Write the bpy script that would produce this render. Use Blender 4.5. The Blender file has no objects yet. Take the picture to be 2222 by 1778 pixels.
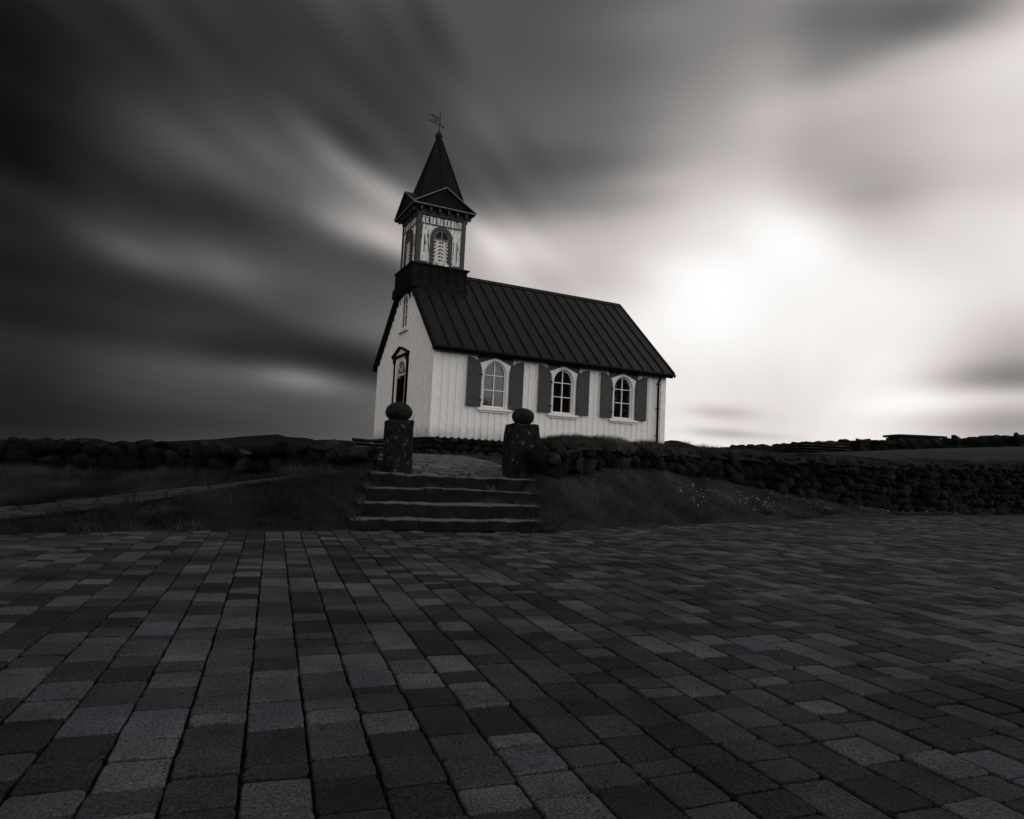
import bpy, bmesh, math, random
import numpy as np
from mathutils import Vector, Matrix, noise
from mathutils.geometry import tessellate_polygon
random.seed(7); RNG = np.random.default_rng(7)
scene = bpy.context.scene
COL = scene.collection
rad = math.radians

# ------------------------------------------------------------------ camera
FPX = 1448.16; CX, CY = 1111., 889.
EYE = np.array([0, 0, 1.0])
PITCH, ROLL = 0.0797, 0.0468
_F = np.array([0, math.cos(PITCH), math.sin(PITCH)])
_U0 = np.array([0, -math.sin(PITCH), math.cos(PITCH)]); _R0 = np.array([1., 0, 0])
_R = math.cos(ROLL)*_R0 + math.sin(ROLL)*_U0
_U = -math.sin(ROLL)*_R0 + math.cos(ROLL)*_U0
cd = bpy.data.cameras.new('camera'); cam = bpy.data.objects.new('camera', cd); COL.objects.link(cam)
cam.matrix_world = Matrix(((_R[0], _U[0], -_F[0], EYE[0]), (_R[1], _U[1], -_F[1], EYE[1]), (_R[2], _U[2], -_F[2], EYE[2]), (0, 0, 0, 1)))
cd.sensor_width = 36; cd.lens = FPX/2222*36; cd.clip_start = .05; cd.clip_end = 30000
scene.camera = cam

def at(px, py, Y):
    """point of the place seen at photo pixel (px, py) when it stands Y metres ahead"""
    d = _F + _R*(px-CX)/FPX - _U*(py-CY)/FPX
    return EYE + d*(Y/d[1])

# ------------------------------------------------------------------ world: streaked overcast sky
SKY_LO, SKY_B, SKY_Z = math.log(1.35), .30, 1.3
world = bpy.data.worlds.new('World'); scene.world = world; world.use_nodes = True
nt = world.node_tree; nt.nodes.clear()
N = lambda t, **k: _node(nt, t, **k)
def _node(tree, t, **k):
    n = tree.nodes.new(t)
    for a, b in k.items(): setattr(n, a, b)
    return n
def lk(a, b, tree=None): (tree or nt).links.new(a, b)
def M(op, a, b=None, c=None, tree=None):
    n = _node(tree or nt, 'ShaderNodeMath', operation=op)
    for i, v in enumerate((a, b, c)):
        if v is None: continue
        if isinstance(v, (int, float)): n.inputs[i].default_value = v
        else: lk(v, n.inputs[i], tree)
    return n.outputs[0]
tc = N('ShaderNodeTexCoord'); sep = N('ShaderNodeSeparateXYZ'); lk(tc.outputs['Generated'], sep.inputs[0])
DX, DY, DZ = sep.outputs
az = M('MULTIPLY', M('ARCTAN2', DX, DY), 57.29578)
el = M('MULTIPLY', M('ARCSINE', DZ), 57.29578)
D0, D1 = math.sin(rad(110)), math.cos(rad(110))
acc = M('ADD', M('MULTIPLY', DX, D0*SKY_B), M('MULTIPLY', DY, D1*SKY_B))
acc = M('ADD', acc, SKY_LO); acc = M('SUBTRACT', acc, M('MULTIPLY', DZ, SKY_Z))
BLOBS = [(-60,10,0,30,22,-5.49),(3.6,34.4,0,14,9,-1.44),(-12.5,7.5,-8,8,1,-1.46),(37.4,6.2,0,5,5,-1.25),(-1.7,17.1,-33,6,3,0.63),(29.9,32.5,-8,7,1.5,-0.67),(-10.7,29.2,-41,6,3,-0.76),(-30.7,14.1,-13,3,1,0.88),(-13.4,19.8,-27,5,1.5,0.35),(-22.8,31.5,-34,6,3,-1.04),(-39.7,25.7,-21,6,3,-1.62),(-31.5,22.8,-21,5,1.5,0.39),(14.1,18.5,0,5,5,0.58),(30.9,22.1,-8,7,1.5,-0.32),(-12.2,2,1,14,2.2,-1.05),(-13,14,-19,6,3,-0.68),(5.5,23,-8,7,1.5,-0.4),(-39,19.3,-16,3,1,-0.54),(-23.1,10.7,-11,8,1,-0.77),(-24.7,18.5,-19,3,1,-0.65),(-31.1,28.5,-27,5,1.5,-0.64),(-24.3,14.2,-15,3,1,0.64),(-110,20,0,30,22,0.52),(22.1,3.2,0,5,5,-0.32),(-17.7,6.2,-5,3,1,0.81),(-22.8,7.6,-7,3,1,-0.82),(-4.5,22.4,-38,3,1,-0.42),(4.8,15.5,0,5,1.2,-0.18),(-37.4,1.4,1,5,1.5,-0.94),(-36.8,10.5,-8,5,1.5,-0.47),(-39.3,21.8,-18,8,1,-0.66),(-15.4,18.3,-24,3,1,0.98),(-2.1,23.8,-43,3,1,-0.35),(5.4,25.3,0,5,1.2,-0.44),(37.4,8.1,0,3,0.7,-0.17),(29,19.8,-20,3,2,-0.31),(-9,33.7,-46,3,1,-0.54),(-11.4,23.4,-33,5,0.9,-0.52),(-15.8,23.6,-30,5,0.9,0.77),(-75,10,0,22,16,3.09),(-38.6,15.3,-12,3,1,-0.64),(29.9,32.5,-107,6,3.5,-0.49),(23,19,-20,3,2,0.3),(-28.6,30.9,-30,5,0.9,-0.49),(-38,8.4,-6,3,1,-0.51),(37.4,4.3,0,4,0.6,-0.21),(-10.8,21.9,-32,3,1,0.73),(-37.6,4,-1,3,1,-0.53),(-12,5.8,-6,3,1,-0.19),(37.4,7.4,0,4,0.6,-0.22),(14.9,31.2,0,5,5,0.13),(31.8,6.7,-20,3,2,0.25),(-4.9,28.3,-45,3,1,0.19),(37.4,6.2,0,4,0.6,0.26),(-26.4,4.6,-2,5,1.5,0.18),(-22.5,23.5,-26,3,1,0.31),(-11,18.4,-27,3,1,0.35),(-17.2,13.9,-17,5,0.9,0.13),(-14.8,24.8,-32,3,1,-0.58),(-27.9,23,-23,5,0.9,0.35),(33.6,31.9,0,3,0.7,-0.23),(0,65,0,22,16,-1),(9.9,34.6,0,5,1.2,0.26),(-3,18.9,-35,3,1,0.33),(0.7,18.9,-39,3,1,0.24),(26,28,0,5,1.2,0.29),(31.8,29.9,0,3,0.7,0.24),(128,7,0,22,16,0.39),(-38.3,11.9,-9,3,1,-0.61),(-32.1,20.6,-19,3,1,0.19),(-14.2,16.8,-22,5,0.9,-0.45),(0.3,25.7,-49,3,1,-0.23),(13.8,2.9,-20,3,2,0.14),(-12.9,28,-37,8,1,-0.29),(5.6,19,0,5,1.2,0.22),(14.1,18.5,0,5,1.2,-0.08),(-12.6,8.9,-11,3,1,-0.47),(26,30.3,0,3,0.7,-0.16),(-20.7,5.9,-5,5,0.9,0.43),(-20.7,4.7,-3,5,0.9,-0.21),(-31.9,8.5,-6,5,0.9,-0.47),(-24.9,10.1,-9,3,1,0.16),(-0.7,22.2,-43,3,1,-0.2),(-5.7,21.9,-36,3,1,-0.31),(-38.2,18.5,-15,3,1,-0.36),(-33.4,16.6,-15,3,1,0.2),(33.5,10.3,-20,3,2,0.22),(33.5,5.5,0,4,0.6,0.17),(-13.3,33.3,-42,3,1,-0.24),(-60,60,0,22,16,-0.57),(10.3,23.6,0,3,0.7,0.15),(-3.6,19.8,-35,3,1,0.31),(11.9,11.4,0,8,2,0.09),(-36.4,6,-3,3,1,-0.35),(-29.2,17.9,-17,3,1,-0.29),(-18.2,12.1,-14,3,1,-0.33),(-30.4,10.8,-9,3,1,-0.24),(-38.4,20.5,-17,3,1,-0.38),(37.6,20.3,-134,8,2,-0.12),(-35.3,19.7,-17,3,1,0.48),(24.9,33.3,-98,8,2,-0.21),(36.8,13,-8,7,1.5,0.12),(2.1,15.9,-36,3,1,-0.19),(33.6,31.9,-20,3,2,-0.31),(35.4,29,0,5,1.2,0.15),(20.7,28.1,-90,8,2,0.08),(37.6,24.7,0,5,1.2,-0.11),(-15.7,7.2,-7,5,0.9,-0.7),(-14.9,10.3,-12,3,1,0.25),(-26.1,1.8,1,5,0.9,-0.26),(-20.3,26.6,-30,3,1,-0.17),(-33.8,29.3,-26,3,1,-0.32),(-36,27,-23,5,0.9,-0.32),(-39.7,25.7,-21,3,1,-0.34),(-18.3,28.1,-33,3,1,0.17),(5.6,20.6,0,5,1.2,0.47),(5.6,20.6,-8,7,1.5,-0.44),(-11.4,17.5,-25,3,1,0.71),(-10.9,16.3,-24,3,1,-0.57),(28,20.9,0,3,0.7,-0.13),(-16.6,5,-4,5,0.9,-0.42),(5.5,23,0,3,0.7,0.16),(7.7,28,0,3,0.7,-0.11),(-18.8,20.6,-25,3,1,-0.18),(37.4,7.4,0,3,0.7,-0.24),(37.4,6.2,0,3,0.7,0.21),(-39,19.3,-16,5,1.5,-0.81),(-21.7,18.6,-21,3,1,-0.14),(-22.3,25.7,-28,3,1,-0.11),(-37,13.1,-10,3,1,-0.14)]
BLOBS += [(17.47, 4.89, -2.5, 1.9, 0.42, -0.36), (17.32, 3.23, -2.5, 1.8, 0.3, -0.4), (20.51, 3.10, -2.5, 2.2, 0.18, -0.15)]
for _k, (a, e, r, sx, sy, amp) in enumerate(BLOBS):
    if _k % 5 == 0: ae = N('ShaderNodeCombineXYZ'); lk(az, ae.inputs[0]); lk(el, ae.inputs[1]); lk(acc, ae.inputs[2])   # z only orders the evaluation
    mp = N('ShaderNodeMapping', vector_type='TEXTURE')
    mp.inputs['Location'].default_value = (a, e, 0); mp.inputs['Rotation'].default_value = (0, 0, rad(r)); mp.inputs['Scale'].default_value = (sx, sy, 1e5)
    lk(ae.outputs[0], mp.inputs['Vector'])
    dt = N('ShaderNodeVectorMath', operation='DOT_PRODUCT'); lk(mp.outputs[0], dt.inputs[0]); lk(mp.outputs[0], dt.inputs[1])
    pw = M('POWER', math.exp(-.5), dt.outputs['Value'])
    acc = M('MULTIPLY_ADD', pw, amp, acc)
# wind-drawn streaks: noise on the flat cloud layer, stretched along its drift
zc = M('ADD', M('MAXIMUM', DZ, 0.0), .06)
drift = rad(20.5)
px_ = M('DIVIDE', M('SUBTRACT', M('MULTIPLY', DX, math.cos(drift)), M('MULTIPLY', DY, math.sin(drift))), zc)
py_ = M('DIVIDE', M('ADD', M('MULTIPLY', DX, math.sin(drift)), M('MULTIPLY', DY, math.cos(drift))), zc)
for (fx, fy, amp, seed) in ((1.1, .10, .28, 3.), (3.6, .16, .26, 11.)):
    cb = N('ShaderNodeCombineXYZ'); lk(M('MULTIPLY', px_, fx), cb.inputs[0]); lk(M('MULTIPLY', py_, fy), cb.inputs[1]); cb.inputs[2].default_value = seed
    nz = N('ShaderNodeTexNoise'); nz.inputs['Scale'].default_value = 1; nz.inputs['Detail'].default_value = 2.5; nz.inputs['Roughness'].default_value = .5
    lk(cb.outputs[0], nz.inputs['Vector'])
    # streaks weaken towards the blown-out east
    wgt = M('SUBTRACT', .62, M('MULTIPLY', DX, .7))
    wgt = M('MAXIMUM', wgt, .12)
    acc = M('MULTIPLY_ADD', M('MULTIPLY', M('SUBTRACT', nz.outputs['Fac'], .5), wgt), amp, acc)
lum = M('EXPONENT', acc)
lum = M('SMOOTH_MIN', lum, 1.08, .3)
cr = N('ShaderNodeValToRGB'); lk(lum, cr.inputs['Fac'])
cr.color_ramp.elements[0].position = 0; cr.color_ramp.elements[0].color = (1.0, 1.0, 1.04, 1)
e = cr.color_ramp.elements.new(.06); e.color = (1, 1, 1.06, 1)
e = cr.color_ramp.elements.new(.14); e.color = (1, .99, .985, 1)
e = cr.color_ramp.elements.new(.4); e.color = (1.05, .96, .915, 1)
e = cr.color_ramp.elements.new(.8); e.color = (1.035, .97, .935, 1)
cr.color_ramp.elements[-1].position = 1; cr.color_ramp.elements[-1].color = (1, 1, .99, 1)
cl = N('ShaderNodeVectorMath', operation='SCALE'); lk(cr.outputs[0], cl.inputs[0]); lk(lum, cl.inputs['Scale'])
bg = N('ShaderNodeBackground'); lk(cl.outputs[0], bg.inputs[0]); bg.inputs[1].default_value = 1
SUN_AZ, SUN_EL = 75, 32
sky = N('ShaderNodeTexSky', sky_type='NISHITA', sun_disc=False, sun_elevation=rad(SUN_EL), sun_rotation=rad(SUN_AZ))
bw = N('ShaderNodeRGBToBW'); lk(sky.outputs[0], bw.inputs[0])
bg2 = N('ShaderNodeBackground'); lk(bw.outputs[0], bg2.inputs[0]); bg2.inputs[1].default_value = .08
mx = N('ShaderNodeMixShader'); mx.inputs[0].default_value = .006; lk(bg.outputs[0], mx.inputs[1]); lk(bg2.outputs[0], mx.inputs[2])
wo = N('ShaderNodeOutputWorld'); lk(mx.outputs[0], wo.inputs[0])

# ------------------------------------------------------------------ sun (veiled)
sd = bpy.data.lights.new('sun', 'SUN'); sd.energy = .7; sd.angle = rad(35); sd.color = (1, .96, .92)
so = bpy.data.objects.new('sun', sd); COL.objects.link(so)
_s = Vector((math.sin(rad(SUN_AZ))*math.cos(rad(SUN_EL)), math.cos(rad(SUN_AZ))*math.cos(rad(SUN_EL)), math.sin(rad(SUN_EL))))
so.rotation_euler = _s.to_track_quat('Z', 'Y').to_euler()

vs = scene.view_settings; vs.view_transform = 'Standard'; vs.look = 'None'; vs.exposure = 0; vs.gamma = 1
scene.render.engine = 'CYCLES'; scene.render.resolution_x = 1024; scene.render.resolution_y = 819
scene.cycles.max_bounces = 5

# ------------------------------------------------------------------ materials
def mat(name, c1, c2=None, scale=6., rough=.7, rough2=None, bump=.0, bscale=40., spec=.4, stretch=(1, 1, 1), detail=5., lo=.35, hi=.65, specks=None, metallic=0., attr=None, worn=None, bdist=.02):
    m = bpy.data.materials.new(name); m.use_nodes = True
    t = m.node_tree; b = t.nodes['Principled BSDF']
    b.inputs['Roughness'].default_value = rough; b.inputs['Specular IOR Level'].default_value = spec; b.inputs['Metallic'].default_value = metallic
    tcn = _node(t, 'ShaderNodeTexCoord'); mp = _node(t, 'ShaderNodeMapping'); mp.inputs['Scale'].default_value = stretch
    t.links.new(tcn.outputs['Object'], mp.inputs[0])
    nz = _node(t, 'ShaderNodeTexNoise'); nz.inputs['Scale'].default_value = scale; nz.inputs['Detail'].default_value = detail; nz.inputs['Roughness'].default_value = .6
    t.links.new(mp.outputs[0], nz.inputs['Vector'])
    rp = _node(t, 'ShaderNodeValToRGB'); t.links.new(nz.outputs['Fac'], rp.inputs[0])
    rp.color_ramp.elements[0].position = lo; rp.color_ramp.elements[1].position = hi
    rp.color_ramp.elements[0].color = (*c1, 1); rp.color_ramp.elements[1].color = (*(c2 or c1), 1)
    out = rp.outputs[0]
    if specks:   # (colour, scale, threshold)
        n2 = _node(t, 'ShaderNodeTexNoise'); n2.inputs['Scale'].default_value = specks[1]; n2.inputs['Detail'].default_value = 6; n2.inputs['Roughness'].default_value = .7
        t.links.new(tcn.outputs['Object'], n2.inputs['Vector'])
        r2 = _node(t, 'ShaderNodeValToRGB'); r2.color_ramp.elements[0].position = specks[2]; r2.color_ramp.elements[1].position = specks[2]+.06
        t.links.new(n2.outputs['Fac'], r2.inputs[0])
        mxn = _node(t, 'ShaderNodeMix', data_type='RGBA'); t.links.new(r2.outputs[0], mxn.inputs[0]); t.links.new(out, mxn.inputs[6]); mxn.inputs[7].default_value = (*specks[0], 1)
        out = mxn.outputs[2]
    if worn:     # pale scuffed tops, dark faces: tread light and riser shade painted in
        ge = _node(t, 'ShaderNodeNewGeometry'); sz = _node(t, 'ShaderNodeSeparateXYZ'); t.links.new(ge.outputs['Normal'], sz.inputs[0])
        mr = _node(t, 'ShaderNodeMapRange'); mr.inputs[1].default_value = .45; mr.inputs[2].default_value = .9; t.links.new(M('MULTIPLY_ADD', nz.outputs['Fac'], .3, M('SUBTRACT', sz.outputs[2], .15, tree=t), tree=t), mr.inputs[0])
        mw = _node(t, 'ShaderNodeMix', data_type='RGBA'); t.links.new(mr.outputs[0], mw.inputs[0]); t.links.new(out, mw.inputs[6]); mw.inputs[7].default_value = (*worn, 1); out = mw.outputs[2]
    if attr:
        at_ = _node(t, 'ShaderNodeAttribute', attribute_name=attr)
        mm = _node(t, 'ShaderNodeMix', data_type='RGBA', blend_type='MULTIPLY'); mm.inputs[0].default_value = 1
        t.links.new(out, mm.inputs[6]); t.links.new(at_.outputs['Color'], mm.inputs[7]); out = mm.outputs[2]
    t.links.new(out, b.inputs['Base Color'])
    if bump:
        n3 = _node(t, 'ShaderNodeTexNoise'); n3.inputs['Scale'].default_value = bscale; n3.inputs['Detail'].default_value = 6; n3.inputs['Roughness'].default_value = .65
        t.links.new(mp.outputs[0], n3.inputs['Vector'])
        bp = _node(t, 'ShaderNodeBump'); bp.inputs['Strength'].default_value = bump; bp.inputs['Distance'].default_value = bdist
        t.links.new(n3.outputs['Fac'], bp.inputs['Height']); t.links.new(bp.outputs[0], b.inputs['Normal'])
    return m
g3 = lambda v, w=0: (v+w, v, v-w*.6)
MT = {
 'white': mat('white_paint', (.69, .67, .65), (.84, .82, .80), scale=5, rough=.55, bump=.15, bscale=14, stretch=(6, 6, .8), lo=.3, hi=.62),
 'trimw': mat('white_trim', (.74, .71, .69), (.82, .79, .77), scale=9, rough=.45, bump=.05),
 'peel': mat('peeling_paint', (.02, .02, .02), (.74, .72, .69), scale=6, rough=.8, bump=.5, bscale=18, stretch=(3.0, 3.0, .5), lo=.40, hi=.43, detail=8),
 'louv': mat('peeling_louvre', (.03, .03, .03), (.64, .62, .6), scale=9, rough=.8, bump=.3, lo=.35, hi=.39, detail=8),
 'slate': mat('slate_paint', (.022, .022, .026), (.031, .031, .036), scale=4, rough=.55, bump=.1, bscale=20, stretch=(5, 5, .6)),
 'roof': mat('black_roof_metal', (.0028, .0028, .0032), (.0085, .0085, .0092), scale=2.2, rough=.6, bump=.12, bscale=9, lo=.3, hi=.7, spec=.14),
 'spire': mat('spire_metal', (.0025, .0025, .0027), (.006, .006, .0063), scale=3, rough=.7, bump=.1, bscale=9, spec=.08),
 'blackwood': mat('black_wood', (.003, .003, .003), (.007, .007, .007), scale=5, rough=.7, bump=.2, stretch=(1, 1, 1), spec=.1),
 'edge': mat('grey_edge', (.10, .095, .09), (.16, .155, .15), scale=8, rough=.6),
 'iron': mat('black_iron', (.004, .004, .004), (.008, .008, .008), scale=8, rough=.5, spec=.15),
 'pane': mat('window_glass', (.004, .004, .005), (.006, .006, .006), scale=2, rough=.02, bump=.012, bscale=2.5, spec=1.),
 'dark': mat('interior_dark', (.02, .02, .02), (.03, .03, .03)),
 'basalt': mat('basalt_block', (.003, .003, .003), (.011, .011, .0108), scale=7, rough=.9, bump=1., bscale=26, spec=.12, specks=((.09, .089, .085), 15, .585)),
 'ball': mat('basalt_ball', (.006, .006, .006), (.014, .014, .014), scale=9, rough=.9, bump=1., bscale=30, spec=.12, specks=((.035, .035, .034), 30, .64)),
 'step': mat('step_stone', (.004, .004, .004), (.011, .011, .011), scale=4, rough=.9, bump=.8, bscale=24, spec=.12, specks=((.04, .04, .039), 26, .68), worn=(.075, .075, .073)),  # worn tops also carry the light on the treads as paler colour
 'lava': mat('lava_stone', (.003, .003, .003), (.012, .0119, .0117), scale=3.5, rough=.95, bdist=.06, bump=1., bscale=14, spec=.08, specks=((.06, .06, .057), 9, .68), attr='tint'),
 'found': mat('foundation_stone', (.005, .005, .005), (.014, .014, .014), scale=5, rough=.9, bump=1., bscale=20, spec=.08, specks=((.04, .04, .04), 12, .68), attr='tint'),
 'joint': mat('joint_sand', (.004, .004, .004), (.009, .009, .009), scale=30, rough=1, bump=.8, bscale=90, spec=.1),
 'turf': mat('turf', (.008, .008, .0078), (.024, .024, .023), scale=1.6, rough=1, bump=1., bscale=22, spec=.05, detail=9, lo=.3, hi=.7),
 'grass': mat('grass_blade', (.016, .016, .0156), (.058, .058, .056), scale=.9, rough=.95, spec=.06, detail=3, attr='tint'),
 'flower': mat('pale_petal', (.34, .335, .31), (.5, .5, .47), scale=9, rough=.8),
 'hill': mat('far_hill', (.009, .009, .0095), (.013, .013, .014), scale=.004, rough=1, spec=0),
}
def paver_mat():
    m = mat('paver', (.72, .72, .72), (1.18, 1.18, 1.18), scale=5, rough=.9, bump=.8, bscale=70, spec=.03, attr='tint', lo=.25, hi=.75)
    t = m.node_tree; b = t.nodes['Principled BSDF']
    # fine pale and dark grit of the concrete
    tcn = _node(t, 'ShaderNodeTexCoord'); n = _node(t, 'ShaderNodeTexNoise'); n.inputs['Scale'].default_value = 105; n.inputs['Detail'].default_value = 4; n.inputs['Roughness'].default_value = .7
    t.links.new(tcn.outputs['Object'], n.inputs['Vector'])
    r = _node(t, 'ShaderNodeMapRange'); r.inputs[1].default_value = .3; r.inputs[2].default_value = .7; r.inputs[3].default_value = .2; r.inputs[4].default_value = 1.8
    t.links.new(n.outputs['Fac'], r.inputs[0])
    src = b.inputs['Base Color'].links[0].from_socket
    # pits, drips and dirt patches crossing several stones
    np_ = _node(t, 'ShaderNodeTexNoise'); np_.inputs['Scale'].default_value = 26; np_.inputs['Detail'].default_value = 4; np_.inputs['Roughness'].default_value = .75; t.links.new(tcn.outputs['Object'], np_.inputs['Vector'])
    rp_ = _node(t, 'ShaderNodeMapRange'); rp_.inputs[1].default_value = .30; rp_.inputs[2].default_value = .36; rp_.inputs[3].default_value = .25; rp_.inputs[4].default_value = 1; t.links.new(np_.outputs['Fac'], rp_.inputs[0])
    nd_ = _node(t, 'ShaderNodeTexNoise'); nd_.inputs['Scale'].default_value = 1.1; nd_.inputs['Detail'].default_value = 5; t.links.new(tcn.outputs['Object'], nd_.inputs['Vector'])
    rd_ = _node(t, 'ShaderNodeMapRange'); rd_.inputs[1].default_value = .33; rd_.inputs[2].default_value = .6; rd_.inputs[3].default_value = .62; rd_.inputs[4].default_value = 1.12; t.links.new(nd_.outputs['Fac'], rd_.inputs[0])
    kk = M('MULTIPLY', M('MULTIPLY', r.outputs[0], rp_.outputs[0], tree=t), rd_.outputs[0], tree=t)
    s = _node(t, 'ShaderNodeVectorMath', operation='SCALE'); t.links.new(src, s.inputs[0]); t.links.new(kk, s.inputs['Scale'])
    t.links.new(s.outputs[0], b.inputs['Base Color'])
    return m
MT['paver'] = paver_mat()
def dirty_base():
    # splashed dirt on the lowest boards
    t = MT['white'].node_tree; b = t.nodes['Principled BSDF']; src = b.inputs['Base Color'].links[0].from_socket
    tcn = _node(t, 'ShaderNodeTexCoord'); sp = _node(t, 'ShaderNodeSeparateXYZ'); t.links.new(tcn.outputs['Object'], sp.inputs[0])
    n = _node(t, 'ShaderNodeTexNoise'); n.inputs['Scale'].default_value = 5; n.inputs['Detail'].default_value = 6; t.links.new(tcn.outputs['Object'], n.inputs['Vector'])
    h = M('ADD', sp.outputs[2], M('MULTIPLY', n.outputs['Fac'], -.55, tree=t), tree=t)
    r = _node(t, 'ShaderNodeMapRange'); r.inputs[1].default_value = -.35; r.inputs[2].default_value = .12; r.inputs[3].default_value = .55; r.inputs[4].default_value = 1; t.links.new(h, r.inputs[0])
    s = _node(t, 'ShaderNodeVectorMath', operation='SCALE'); t.links.new(src, s.inputs[0]); t.links.new(r.outputs[0], s.inputs['Scale']); t.links.new(s.outputs[0], b.inputs['Base Color'])
dirty_base()
def flag_mat(nm='flagstone', k=1.):
    m = mat(nm, (.05*k, .05*k, .05*k), (.11*k, .11*k, .108*k), scale=3, rough=.8, spec=.2, bump=.5, bscale=22)
    t = m.node_tree; b = t.nodes['Principled BSDF']
    tcn = _node(t, 'ShaderNodeTexCoord')
    wn = _node(t, 'ShaderNodeTexNoise'); wn.inputs['Scale'].default_value = 2.; t.links.new(tcn.outputs['Object'], wn.inputs['Vector'])
    ad = _node(t, 'ShaderNodeVectorMath', operation='MULTIPLY_ADD'); t.links.new(wn.outputs['Color'], ad.inputs[0]); ad.inputs[1].default_value = (.25, .25, 0); t.links.new(tcn.outputs['Object'], ad.inputs[2])
    v = _node(t, 'ShaderNodeTexVoronoi', feature='DISTANCE_TO_EDGE'); v.inputs['Scale'].default_value = 2.9; t.links.new(ad.outputs[0], v.inputs['Vector'])
    r = _node(t, 'ShaderNodeMapRange'); r.inputs[1].default_value = .015; r.inputs[2].default_value = .06; r.inputs[3].default_value = .12; r.inputs[4].default_value = 1; t.links.new(v.outputs['Distance'], r.inputs[0])
    v2 = _node(t, 'ShaderNodeTexVoronoi'); v2.inputs['Scale'].default_value = 2.9; t.links.new(ad.outputs[0], v2.inputs['Vector'])
    sp = _node(t, 'ShaderNodeSeparateXYZ'); t.links.new(v2.outputs['Color'], sp.inputs[0])
    k = M('MULTIPLY', r.outputs[0], M('MULTIPLY_ADD', sp.outputs[0], .7, .6, tree=t), tree=t)
    src = b.inputs['Base Color'].links[0].from_socket
    s = _node(t, 'ShaderNodeVectorMath', operation='SCALE'); t.links.new(src, s.inputs[0]); t.links.new(k, s.inputs['Scale'])
    t.links.new(s.outputs[0], b.inputs['Base Color'])
    bp = _node(t, 'ShaderNodeBump'); bp.inputs['Distance'].default_value = .05; bp.inputs['Strength'].default_value = 1
    t.links.new(r.outputs[0], bp.inputs['Height']); t.links.new(b.inputs['Normal'].links[0].from_socket, bp.inputs['Normal']); t.links.new(bp.outputs[0], b.inputs['Normal'])
    return m
MT['flag'] = flag_mat(); MT['darkflag'] = flag_mat('dark_flagstone', .3)

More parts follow.
